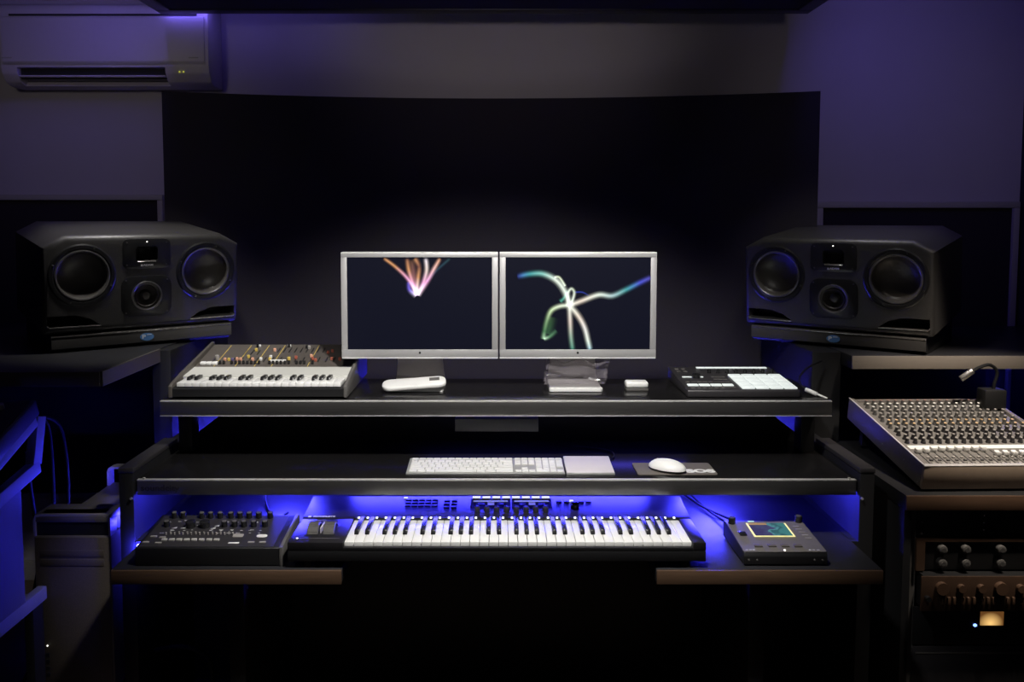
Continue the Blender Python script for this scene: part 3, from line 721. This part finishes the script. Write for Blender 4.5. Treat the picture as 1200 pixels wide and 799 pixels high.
for x, m_ in [(x, litw) for x in whites()]+[(x, litb) for x in lx]:
    l = (x, .164, .0655)
    if l0 is None: l0 = MB().box(-.0028, .0028, -.002, .005, 0, .0035, .0008).build('key_light', litw, N, loc=l)
    elif m_ is litw: cp(l0, l, N)
    else:
        if m_.name not in keym: keym[m_.name] = cp(l0, l, N, m=litb)
        else: cp(keym[m_.name], l, N)
na = math.atan(.013/.115)
def on(x, y, dz=0): return (x, y, .067+(y-.185)*.013/.115+dz)
for x in (-.4585, -.4185):
    MB().box(x-.0175, x+.0175, .042, .128, .0648, .0656, .0004).build('wheel_well', blackp, N)
    w_ = MB().lathe([(.030, -.0145), (.034, -.0125), (.034, .0125), (.030, .0145), (0, .0145)], 40, M=T(0, 0, 0)@RY(R(90)))
    for q in range(40): w_.box(-.0128, .0128, -.0007, .0007, .0335, .0347, M=RX(2*math.pi*q/40))
    bmesh.ops.delete(w_.bm, geom=[v for v in w_.bm.verts if v.co.z < .006], context='VERTS')
    w_.build('control_wheel', greyp, N, loc=(x, .085, .0500))
MB().box(-.4400, -.4370, .062, .110, .0650, .0770).build('wheel_divider', acwhite, N)
MB().box(-.4900, -.385, .026, .0285, .0650, .0655).build('touch_strip', greyp, N)
MB().ball(-.489, .027, .0655, .0025, .0025, .0012).build('strip_led', ledw, N)
text('lettering', 'KOMPLETE', .0105, printw, N, (-.4525, .176, .0668), sx=1.12, bold=.0004)
MB().box(-.4945, -.4865, .172, .180, .066, .0670).build('logo_square', printw, N)
text('lettering', 'KONTROL', .006, capg, N, (-.455, .150, .0651), sx=1.1)
q0 = MB().box(-.0105, .0105, -.004, .004, 0, .002, .0006).build('soft_button', litw, N, loc=on(-.0555, .292), rot=(na, 0, 0))
for i in range(1, 8): cp(q0, on(-.0555+i*.0272, .292), N)
for x in (-.0165, .0950):
    bz_ = MB().box(-.054, .054, -.028, .028, 0, .0008).build('display_glass', acdark, N, loc=on(x, .255), rot=(na, 0, 0))
    MB().box(-.047, .047, .008, .016, .0008, .0016).build('display_bar', dispm, bz_)
    for q in range(3): MB().box(-.034+q*.026, -.016+q*.026, -.012, .005, .0008, .0014).build('display_icon', emis('display_icon_dim', (.25, .26, .42), .5) if q == 1 else mat('display_icon_dark', (.07, .07, .12), .4, noise=.1), bz_)
kn = MB().cyl(0, 0, 0, .0075, .014, seg=16, bev=.0012).build('knob', dgreyp, N, loc=on(-.052, .206), rot=(na, 0, 0))
for i in range(1, 8): cp(kn, on(-.052+i*.026, .206), N)
sb = MB().box(-.0075, .0075, -.005, .005, 0, .0018, .0005).build('small_button', blackp, N, loc=on(-.24, .275), rot=(na, 0, 0))
for x, y in [(-.24+i*.018, y) for i in range(5) for y in (.275, .257, .239)][1:]+[(-.135+i*.02, y) for i in range(2) for y in (.27, .25, .23)]+[(.17+i*.02, .262) for i in range(5)]: cp(sb, on(x, y), N)
MB().box(-.005, .005, -.002, .002, 0, .0022).build('lit_button', litw, N, loc=on(-.25, .289), rot=(na, 0, 0))
MB().box(-.005, .005, -.003, .003, 0, .0030).build('lit_button', litw, N, loc=on(.204, .268), rot=(na, 0, 0))
MB().cyl(0, 0, 0, .011, .016, seg=22, bev=.002).build('encoder', keyb, N, loc=on(.21, .225), rot=(na, 0, 0))

# ------------------------------------------------------------------ small analogue synthesizer, lower left
B = thing('desktop_synthesizer', 'small black desktop synthesizer with many knobs on the lower left desk', 'synthesizer', (-.706, 2.03, .603))
ba = math.atan(.020/.175)
def ob(x, y): return (x, y, .046+y*.020/.175)
MB().prism([(0, .002), (0, .044), (.002, .046), (.175, .066), (.182, .060), (.182, .002)], -.176, .176, 'YZ', .001).build('case', blackp, B)
MB().box(-.168, .160, .004, .170, 0, .0008, M=T(0, 0, .046)@RX(ba)).build('face_plate', dgreyp, B)
MB().prism([(-.002, .0), (-.002, .048), (.175, .069), (.184, .062), (.184, 0)], .176, .184, 'YZ', .001).build('end_cheek', greyp, B)
kk = MB().cyl(0, 0, 0, .0075, .015, seg=18).cyl(0, 0, .015, .0058, .0012, seg=14, mi=1).build('knob', [keyb, greyp], B, loc=ob(-.138, .15), rot=(ba, 0, 0))
for x in (-.115, -.066, -.043, -.018, .010, .034, .058, .083, .113): cp(kk, ob(x, .158), B)
for x in (-.140, .008, .034, .058, .083, .112): cp(kk, ob(x, .110), B)
kk.location = ob(-.138, .158)
kb_ = MB().cyl(0, 0, 0, .0125, .016, seg=22, bev=.001).build('large_knob', keyb, B, loc=ob(-.078, .108), rot=(ba, 0, 0)); cp(kb_, ob(-.042, .108), B)
mk = MB().box(-.006, .006, -.0012, .0012, 0, .0004).build('print_mark', printw, B, loc=ob(-.1, .142), rot=(ba, 0, 0))
for k in range(48):
    x = random.choice([-.14+.0245*q for q in range(11)])+random.uniform(-.004, .004); y = random.choice((.136, .132, .09, .0875, .074))
    c = cp(mk, (ob(x, y)[0], y, ob(x, y)[2]+.0007), B); s = random.uniform(.25, .8); c.scale = (s, random.uniform(.5, 1.1), 1)
mk.location = (-.1, .142, ob(0, .142)[2]+.0007)
for x, y, s in ((-.118, .102, 1.), (-.095, .102, .7), (-.059, .118, 1.), (-.018, .10, 1.2), (-.012, .113, 1.4)):
    MB().prism([(-.006, -.004), (.006, -.003), (.006, .004)], 0, .0005, 'XY').build('print_arrow', printw, B, loc=(x, y, ob(x, y)[2]+.0007), rot=(ba, 0, 0))
ts = MB().cyl(0, 0, 0, .0022, .007, seg=8).build('toggle', capg, B, loc=ob(-.125, .066), rot=(ba, 0, 0))
for q in range(1, 17): cp(ts, ob(-.125+q*.0105, .066+.003*(q % 2)), B)
st = MB().box(-.0068, .0068, -.004, .004, 0, .005, .001).build('step_button', mat('pale_grey_button', (.5, .49, .46), .4, noise=.05), B, loc=ob(-.118, .036), rot=(ba, 0, 0))
for q in range(1, 8): cp(st, ob(-.118+q*.0185, .036), B)
for x, y in ((-.152, .055), (-.160, .026), (-.128, .022), (-.128, .05), (.10, .026), (.128, .026)): MB().box(-.008, .008, -.003, .003, 0, .003, .0008).build('small_button', capg, B, loc=ob(x, y), rot=(ba, 0, 0))
MB().box(-.013, .013, -.003, .003, 0, .0025, .0008).build('small_button', capw, B, loc=ob(.058, .022), rot=(ba, 0, 0))
lg = MB().prism(rounded(.026, .015, .007), 0, .002, 'XY').build('logo_plate', capw, B, loc=ob(.118, .058), rot=(ba, 0, 0))
MB().prism(rounded(.026, .016, .004), 0, .002, 'XY').build('display', capg, B, loc=ob(.058, .06), rot=(ba, 0, 0))

# ------------------------------------------------------------------ touch pad effects unit, lower right
E_ = thing('touch_effects_unit', 'taupe effects unit with lit yellow bordered touch screen on lower right desk', 'effects unit', (.706, 2.03, .603))
ea = math.atan(.014/.175)
def oe(x, y, dz=0): return (x, y, .034+y*.014/.175+dz)
MB().prism([(0, .004), (0, .024), (.004, .034), (.175, .048), (.195, .044), (.195, .004)], -.102, .102, 'YZ', .0015).build('case', blackp, E_)
MB().prism(rounded(.202, .172, .006, cy=.089), 0, .0012, 'XY', M=T(0, 0, .0336)@RX(ea)).build('face_plate', kaossm, E_)
fr = MB()
for a in ((-.052, .052, .083, .0875), (-.052, .052, .1575, .162), (-.052, -.0475, .0875, .1575), (.0475, .052, .0875, .1575)): fr.box(*a, 0, .0012)
F_ = MB().box(-.0475, .0475, -.037, .037, 0, .0008).build('touch_screen', kscreen, E_, loc=oe(.0, .1245, .0018), rot=(ea, 0, 0))
MB().box(-.0475, .0, .025, .036, .0008, .0011).build('screen_bar', kbar, F_)
fr.build('screen_border', kframe, E_, loc=(0, 0, .0352), rot=(ea, 0, 0))
for x, y in ((-.088, .163), (.090, .172)):
    kq = MB().cyl(0, 0, 0, .0095, .016, seg=22, bev=.001).build('knob', keyb, E_, loc=oe(x, y, .0012), rot=(ea, 0, 0)); MB().cyl(0, 0, .016, .007, .001, seg=18).build('knob_cap', chrome, kq)
for x in (-.058, -.024, .008, .040): MB().box(-.010, .010, -.006, .006, 0, .003, .001).build('button', synthpn, E_, loc=oe(x, .032, .001), rot=(ea, 0, 0))
MB().box(-.009, .009, -.010, .010, 0, .004, .001).build('button', keyb, E_, loc=oe(-.078, .098, .001), rot=(ea, 0, 0))
MB().ball(0, 0, 0, .003, .003, .002, u=12, v=8).build('status_led', ledw, E_, loc=oe(0, .010, .0015))
MB().box(-.008, .008, -.003, .003, 0, .001).build('green_led', emis('led_soft_green', (.45, .7, .45), .6), E_, loc=oe(-.035, .172, .0015), rot=(ea, 0, 0))
for x in (-.092, -.083, -.075, .063, .072, .083): MB().box(-.003, .003, -.0012, .0012, 0, .0006).build('print_mark', printw, E_, loc=oe(x, .012, .001), rot=(ea, 0, 0))
for x in (-.09, -.07, .07, .09): MB().cyl(0, 0, 0, .0022, .0015, seg=10, M=T(x, 0, .016)@RX(R(90))).build('jack_ring', greyp, E_)
for q in range(5): MB().box(-.008, .008, -.0015, .0015, 0, .0006).build('print_mark', capg, E_, loc=oe(.074+.002*q, .145-.017*q, .001), rot=(ea, 0, 0))

# ------------------------------------------------------------------ mixer on the right, rack below
X = thing('mixing_console', 'grey mixing console crowded with knobs, raised at the back, at the right', 'mixer', (1.092, 2.15, .7585), (R(10.3), 0, R(1.5)))
W_, DD = .44, .455
MB().box(.016, W_-.016, .012, DD-.012, 0, .052, .002).build('chassis', mixpan, X)
for x in (0, W_-.016): MB().box(x, x+.016, .010, DD, -.004, .062, .004).build('end_cheek', mixside, X)
MB().box(0, W_, 0, .012, -.004, .062, .003).build('front_panel', mixfr, X, label='brown grey front panel')
MB().box(0, W_, -.001, .0125, .0605, .0632, .001).build('front_rim', edgel, X)
MB().box(-.0005, .005, .010, DD, .0612, .0632, .0008).build('side_rim', edgel, X)
MB().box(.016, W_-.016, DD-.012, DD, -.004, .058, .002).build('back_panel', mixside, X)
MB().box(.022, W_-.02, .118, .139, .052, .0535).build('tape_strip', tape, X, label='white tape strip across the channels')
for x in (.03, W_-.05): MB().prism([(-.01, 0), (.01, 0), (.01, -.0765), (-.01, -.0725)], x, x+.02, 'YZ').build('rear_foot', cable, X, loc=(0, DD-.045, 0))
for y, z in ((.02, .008), (.012, .02), (.22, .02), (.22, .042), (.1, .03)): MB().cyl(0, 0, 0, .0025, .0012, seg=10, M=T(-.001, y, z)@RY(R(-90))).build('screw', dot, X)
colmat = lambda r: [knobg if r > 3 else dgreyp, {4: gold, 5: gold, 9: capw, 10: capw, 11: capp}.get(r, capg)]
cols_ = [.030+.0225*i+.0035 for i in range(18)]
def knob_mb(b, M=I4, m0=0, m1=1):
    b.cyl(0, 0, 0, .0068, .006, r2=.0058, seg=14, mi=m0, M=M); b.cyl(0, 0, .006, .0048, .008, r2=.0042, seg=12, mi=m0, M=M); b.cyl(0, 0, .014, .0038, .0016, seg=12, mi=m1, M=M)
src = {}
far = MB(); fm = [knobg, capg, capw, capp, gold]
cnt = 0
for r in range(12):
    y = .157+r*.0242
    for i, x in enumerate(cols_):
        xx = x+(.006 if r % 2 else 0)
        if xx > W_-.022: continue
        if cnt < 100 and r < 6:
            cnt += 1
            if r not in src: src[r] = knob_mb_ = None
            if src[r] is None:
                b = MB(); knob_mb(b); src[r] = b.build('knob', colmat(r), X, loc=(xx, y, .052))
            else: cp(src[r], (xx, y, .052), X)
        else:
            knob_mb(far, T(xx, y, .052), 0, {9: 2, 10: 2, 11: 3, 5: 4, 4: 4}.get(r, 1))
o = far.build('remaining_knobs', fm, X); o['kind'] = 'stuff'
fc = MB().prism([(-.008, 0), (-.0075, .012), (-.001, .0105), (.001, .0105), (.0075, .012), (.008, 0)], -.0072, .0072, 'YZ', .002).build('fader_cap', white, X, loc=(.033, .1, .054))
fs = MB().box(-.0012, .0012, .032, .112, .052, .0528).build('fader_slot', blackp, X, loc=(.033, 0, 0))
bu = MB().box(-.0045, .0045, -.0035, .0035, 0, .005, .001).build('button', capg, X, loc=(.04, .03, .052))
first = True
for i, x in enumerate(cols_):
    y = .098 if i < 2 else .106 if i < 9 else .078
    if i: cp(fc, (x, y, .0535), X); cp(fs, (x, 0, 0), X)
    else: fc.location = (x, y, .0535); fs.location = (x, 0, 0)
    if i: cp(bu, (x+.009, .030, .052), X)
    cp(bu, (x+.011, .050, .052), X, m=knobg) if i < 1 else None
    MB().box(-.004, .004, -.003, .003, 0, .004, .001).build('channel_button', knobg, X, loc=(x+.011, .050, .052))
    MB().box(-.004, .004, -.003, .003, 0, .004, .001).build('channel_button', capg, X, loc=(x+.011, .066, .052))
t = thing('gooseneck_lamp', 'small black gooseneck lamp with silver head at back of the mixing console', 'lamp', (1.49, 2.535, .905))
MB().tube([(0, 0, 0), (.004, 0, .045), (.012, 0, .085), (-.01, 0, .107), (-.045, -.005, .100), (-.070, -.01, .088)], .005).build('neck', cable, t)
MB().cyl(0, 0, 0, .0095, .042, seg=18, bev=.002, M=T(-.068, -.010, .090)@RY(R(-125))).build('head', chrome, t)
MB().box(-.035, .03, -.025, .025, -.022, .035, .004).build('base', steel, t)

C = thing('equipment_rack', 'low dark wooden equipment rack under the mixing console', 'rack', (1.33, 2.12, 0))
MB().box(-.29, .29, .006, .54, .710, .7485, .002).build('top_board', steel, C)
MB().box(-.29, .29, 0, .006, .710, .748, .001).build('edge_band', wooddk, C, label='dark brown wooden front edge')
for x in (-.285, .265): MB().box(x, x+.02, .02, .54, 0, .710, .001).build('side_panel', steel, C)
MB().box(-.265, .265, .52, .535, 0, .710).build('back_panel', steel, C)
MB().box(-.265, .265, .02, .52, .03, .05).build('bottom_board', steel, C)
for x in (-.262, .247): MB().box(x, x+.015, .03, .034, .05, .710).build('rack_rail', greyp, C)
def unit(label, z0, z1, m, nm='rack_unit', y=2.148, x0=-.25, x1=.25):
    t = thing(nm, label, 'rack unit', (1.33, y, z0), group='units in the equipment rack')
    MB().box(x0+.01, x1-.01, .004, .30, .003, z1-z0-.003).build('chassis', steel, t)
    MB().box(x0, x1, 0, .004, 0, z1-z0, .001).build('front_panel', m, t)
    return t
U1 = unit('black rack unit with a column of small lights, topmost in the rack', .632, .705, blackp)
for k in range(3): MB().ball(-.075, -.001, .018+.019*k, .0035, .0025, .0035, u=10, v=8).build('indicator', chrome, U1)
for k in range(3): MB().cyl(0, 0, 0, .0028, .002, seg=10, M=T(-.235, 0, .008+.03*k)@RX(R(90))).build('screw', greyp, U1)
MB().box(-.20, -.14, -.001, 0, .03, .05).build('meter_window', dgreyp, U1)
MB().box(-.02, .2, -.001, 0, .012, .066).build('vent', acdark, U1)
U2 = unit('rack unit with brown frame and two rows of silver knobs', .545, .629, blackp)
f = MB(); f.box(-.25, .25, -.008, 0, .076, .084).box(-.25, -.228, -.008, 0, 0, .076); f.build('wood_frame', tan, U2)
for x in (-.185, -.125, -.035, .05, .13):
    for z in (.022, .058):
        q = MB().cyl(0, 0, 0, .011, .018, seg=22, bev=.002).build('knob', knobg, U2, loc=(x, 0, z), rot=(R(90), 0, 0)); MB().cyl(0, 0, .018, .006, .001, seg=14).build('knob_cap', chrome, q)
U3 = unit('tan panelled module with dark jacks and switches, in the middle of the rack', .452, .543, tan, 'modular_unit', 2.11, -.25, .25)
for k in range(9):
    x = -.17+k*.05
    MB().cyl(0, 0, 0, .010 if k % 3 else .016, .012, seg=18, M=T(x-.03, 0, .062)@RX(R(90))).build('knob', wooddk, U3)
    for j in range(3): MB().box(x-.028+j*.014, x-.021+j*.014, -.006, 0, .018, .038, .001).build('switch', wooddk, U3)
MB().cyl(0, 0, 0, .007, .012, seg=14, M=T(-.235, 0, .035)@RX(R(90))).build('knob', keyb, U3)
U4 = unit('black rack unit with glowing amber meter and a blue light', .345, .446, blackp)
MB().box(-.03, .03, -.002, .0, 0, .036).build('meter', amber, U4, loc=(-.045, 0, .052))
MB().ball(-.088, -.001, .052, .005, .003, .004, u=10, v=8).build('indicator', ledb, U4)
U5 = unit('plain black rack unit, lowest in the rack', .20, .34, dgreyp)
MB().box(-.24, .24, -.001, 0, .12, .124).build('panel_line', greyp, U5)

# ------------------------------------------------------------------ left: computer tower, stand with synth, boxes, cables
t = thing('computer_tower', 'aluminium computer tower with perforated front beside the desk', 'computer', (-1.132, 2.222, .15))
MB().box(-.1025, .1025, 0, .47, .03, .455, .003).build('case', macsd, t)
MB().box(-.0985, .0985, -.003, 0, .033, .452, .001).build('front_mesh', macal, t, label='perforated front panel')
MB().box(-.098, .098, .006, .08, .455, .492).build('handle_recess', steel, t)
for z in (.40, .375): MB().box(-.085, .085, -.0045, -.003, z, z+.018, .0005).build('drive_slot', macal, t)
for y in (0, .43):
    hp = [(-.1025, .455), (-.1025, .50), (-.097, .512), (-.085, .515), (.085, .515), (.097, .512), (.1025, .50), (.1025, .455), (.097, .455), (.097, .499), (.085, .509), (-.085, .509), (-.097, .499), (-.097, .455)]
    MB().prism(hp, y, y+.04, 'XZ').build('handle', standal, t)
MB().box(-.1025, .1025, .0, .09, .490, .515, .008).build('top_handle_plate', macsd, t)
for y in (0, .43): MB().box(-.1025, .1025, y, y+.04, 0, .03, .003).build('foot', macsd, t)
MB().ball(-.075, -.0035, .155, .0022, .002, .0022, u=10, v=8).build('power_light', ledw, t)
for k in range(4): MB().box(-.080, -.070, -.0045, -.003, .07+k*.018, .08+k*.018).build('port', blackp, t)
tag(MB().prism([(-.12, 0), (.12, 0), (.12, .15), (.11, .15), (.10, .015), (-.10, .015), (-.11, .15), (-.12, .15)], -.01, .49, 'XZ').box(-.11, .11, -.01, .49, .13, .15).build('tower_stand', steel, loc=(-1.132, 2.222, 0)), 'dark raised stand under the computer tower', 'stand')

S = thing('keyboard_stand', 'pale wooden keyboard stand lit blue at the far left edge', 'stand', (-1.55, 2.05, 0))
for sx in (-1, 1):
    x = sx*.34
    MB().box(x-.012, x+.012, -.25, .16, .44, .475, .002, M=T(0, 0, 0)).build('lower_bar', paleb, S)
    MB().box(x-.012, x+.012, -.25, .155, -.018, .018, .002, M=T(0, .0, .775)@RX(R(10))).build('middle_bar', paleb, S)
    MB().box(x-.012, x+.012, -.22, .155, -.014, .014, .002, M=T(0, .0, .868)@RX(R(21))).build('upper_bar', paleb, S)
    MB().box(x-.012, x+.012, -.02, .02, -.062, .062, .002, M=T(0, .155, .870)@RX(R(-14))).build('upright', paleb, S)
    MB().box(x-.010, x+.010, -.25, .06, .47, .765).build('side_board', bluebd, S)
    for y in (-.22, .09): MB().box(x-.012, x+.012, y, y+.05, 0, .44, .002).build('leg', steel, S)
MB().box(-.33, .33, .10, .12, .445, .47).build('cross_bar', paleb, S)
MB().box(-.33, .33, -.2, -.18, .445, .47).build('cross_bar', paleb, S)
Y_ = thing('synthesizer', 'dark synthesizer on the blue lit stand at the far left edge', 'synthesizer', (-1.55, 2.05, .8855), (R(21), 0, 0))
MB().box(-.36, .36, -.24, .155, 0, .045, .004).build('case', blackp, Y_)
MB().box(-.35, .35, -.02, .145, .045, .047).build('control_panel', dgreyp, Y_)
for i in range(12):
    for j in range(2): MB().cyl(-.3+i*.054, .06+j*.05, .047, .008, .014, seg=14, bev=.001).build('knob', keyb if (i+j) % 3 else capg, Y_)
k0 = MB().box(-.0095, .0095, -.23, -.03, .045, .056, .001).build('white_key', offw, Y_, loc=(-.33, 0, 0))
for i in range(1, 33): cp(k0, (-.33+i*.0205, 0, 0), Y_)
for i, pts in enumerate(([(-1.255, 2.3, 0.9), (-1.240, 2.33, 0.86), (-1.242, 2.34, 0.6), (-1.260, 2.33, 0.3), (-1.290, 2.3, 0.012)],
                         [(-1.250, 2.31, 0.91), (-1.220, 2.36, 0.85), (-1.220, 2.37, 0.6), (-1.320, 2.4, 0.25), (-1.420, 2.4, 0.012)],
                         [(-1.320, 2.35, 0.8), (-1.310, 2.38, 0.5), (-1.350, 2.42, 0.3), (-1.310, 2.5, 0.012)])):
    tag(MB().tube(pts, .005).build('cable', cable), 'black cable hanging behind the blue lit keyboard stand', 'cable', 'cables behind the keyboard stand')
# loose cables on the desk
for pts, lb in (([(-.71, 2.57, .68), (-.70, 2.53, .64), (-.67, 2.44, .609), (-.61, 2.33, .607), (-.575, 2.26, .61), (-.565, 2.205, .645)], 'black cable running down to the small black desktop synthesizer'),
                ([(-.505, 2.26, .640), (-.54, 2.25, .628), (-.60, 2.24, .607), (-.63, 2.29, .607), (-.60, 2.40, .607)], 'upper black cable at the left end of the keyboard controller'),
                ([(-.508, 2.18, .636), (-.53, 2.17, .61), (-.56, 2.20, .607), (-.62, 2.35, .607)], 'lower black cable at the left end of the keyboard controller'),
                ([(.59, 2.53, .615), (.61, 2.40, .612), (.635, 2.28, .620), (.65, 2.235, .63)], 'left black cable of the pair behind the touch effects unit'),
                ([(.57, 2.55, .612), (.60, 2.42, .616), (.66, 2.32, .612), (.675, 2.24, .63)], 'right black cable of the pair behind the touch effects unit')):
    tag(MB().tube(pts, .0032).build('cable', cable), lb, 'cable')
for pts, lb in (([(-.95, 2.3, .25), (-.86, 2.28, .27), (-.80, 2.30, .22), (-.79, 2.32, .10), (-.70, 2.35, .012), (-.4, 2.4, .012)], 'black cable looping under the left end of the desk'),
                ([(.02, 2.45, .012), (.1, 2.40, .04), (.17, 2.38, .055), (.28, 2.42, .03), (.4, 2.5, .012)], 'black cable on the floor under the middle of the desk')):
    tag(MB().tube(pts, .007).build('cable', cable), lb, 'cable')
t = thing('sustain_pedal', 'small black pedal on the floor under the right of the desk', 'pedal', (.53, 2.40, 0))
MB().box(-.05, .05, -.02, .16, 0, .025, .006).build('base', steel, t)
MB().box(-.035, .035, -.06, .10, 0, .008, .003, M=T(0, 0, .035)@RX(R(8))).build('pedal_plate', chrome, t)

# ------------------------------------------------------------------ light
def spot(loc, aim, e, ang, blend, c, size=.06):
    l = bpy.data.lights.new('ceiling_or_fill_spot', 'SPOT'); l.energy = e; l.spot_size = R(ang); l.spot_blend = blend; l.color = c; l.shadow_soft_size = size
    o = bpy.data.objects.new('ceiling_or_fill_spot', l); col.objects.link(o); o.location = loc
    o.rotation_euler = (Vector(aim)-Vector(loc)).to_track_quat('-Z', 'Y').to_euler()
    return o
WARM = (1, .965, .92)
spot((.10, 1.52, 2.16), (.02, 2.32, .96), 125, 76, .6, WARM)                # above the desk
spot((-.35, 1.52, 2.16), (-.72, 2.52, .98), 26, 30, .8, WARM)                # added fill to brighten the slider synthesizer
spot((-1.0, 2.48, 2.165), (-1.10, 2.72, 1.3), 27, 56, .7, WARM, .04)         # left loudspeaker, from above
spot((.98, 2.50, 2.165), (1.10, 2.80, 1.3), 9, 56, .7, WARM, .04)            # right loudspeaker, from above
spot((1.42, 1.72, 2.50), (1.36, 2.34, .85), 210, 31, .8, (1, .87, .73))      # mixing console
spot((-1.35, 1.3, 2.12), (-1.5, 3.35, 1.85), 7, 50, 1., (1, .88, .86), .1)   # added fill spots brightening the back wall, this and the next two
spot((0, 1.3, 2.12), (0, 3.35, 2.25), 13, 50, 1., (1, .88, .92), .1)
spot((1.3, 1.3, 2.12), (1.5, 3.35, 1.75), 6, 50, 1., (1, .88, .88), .1)
w = bpy.data.worlds.new('World'); sc.world = w; w.use_nodes = True
w.node_tree.nodes['Background'].inputs[0].default_value = (.9, .8, .86, 1); w.node_tree.nodes['Background'].inputs[1].default_value = .018

# ------------------------------------------------------------------ camera
cd = bpy.data.cameras.new('camera'); cam = bpy.data.objects.new('camera', cd); col.objects.link(cam)
cam.location = (0, 0, 1.45); cam.rotation_euler = (R(86), 0, 0)
cd.lens = 30; cd.sensor_width = 36; cd.sensor_fit = 'HORIZONTAL'; cd.shift_x = 18/1200; cd.shift_y = -73.6/1200; cd.clip_start = .05
sc.camera = cam
sc.view_settings.view_transform = 'Standard'; sc.view_settings.look = 'None'; sc.view_settings.gamma = 1; sc.view_settings.use_curve_mapping = False
sc.view_settings.exposure = 0
sc.cycles.use_denoising = True
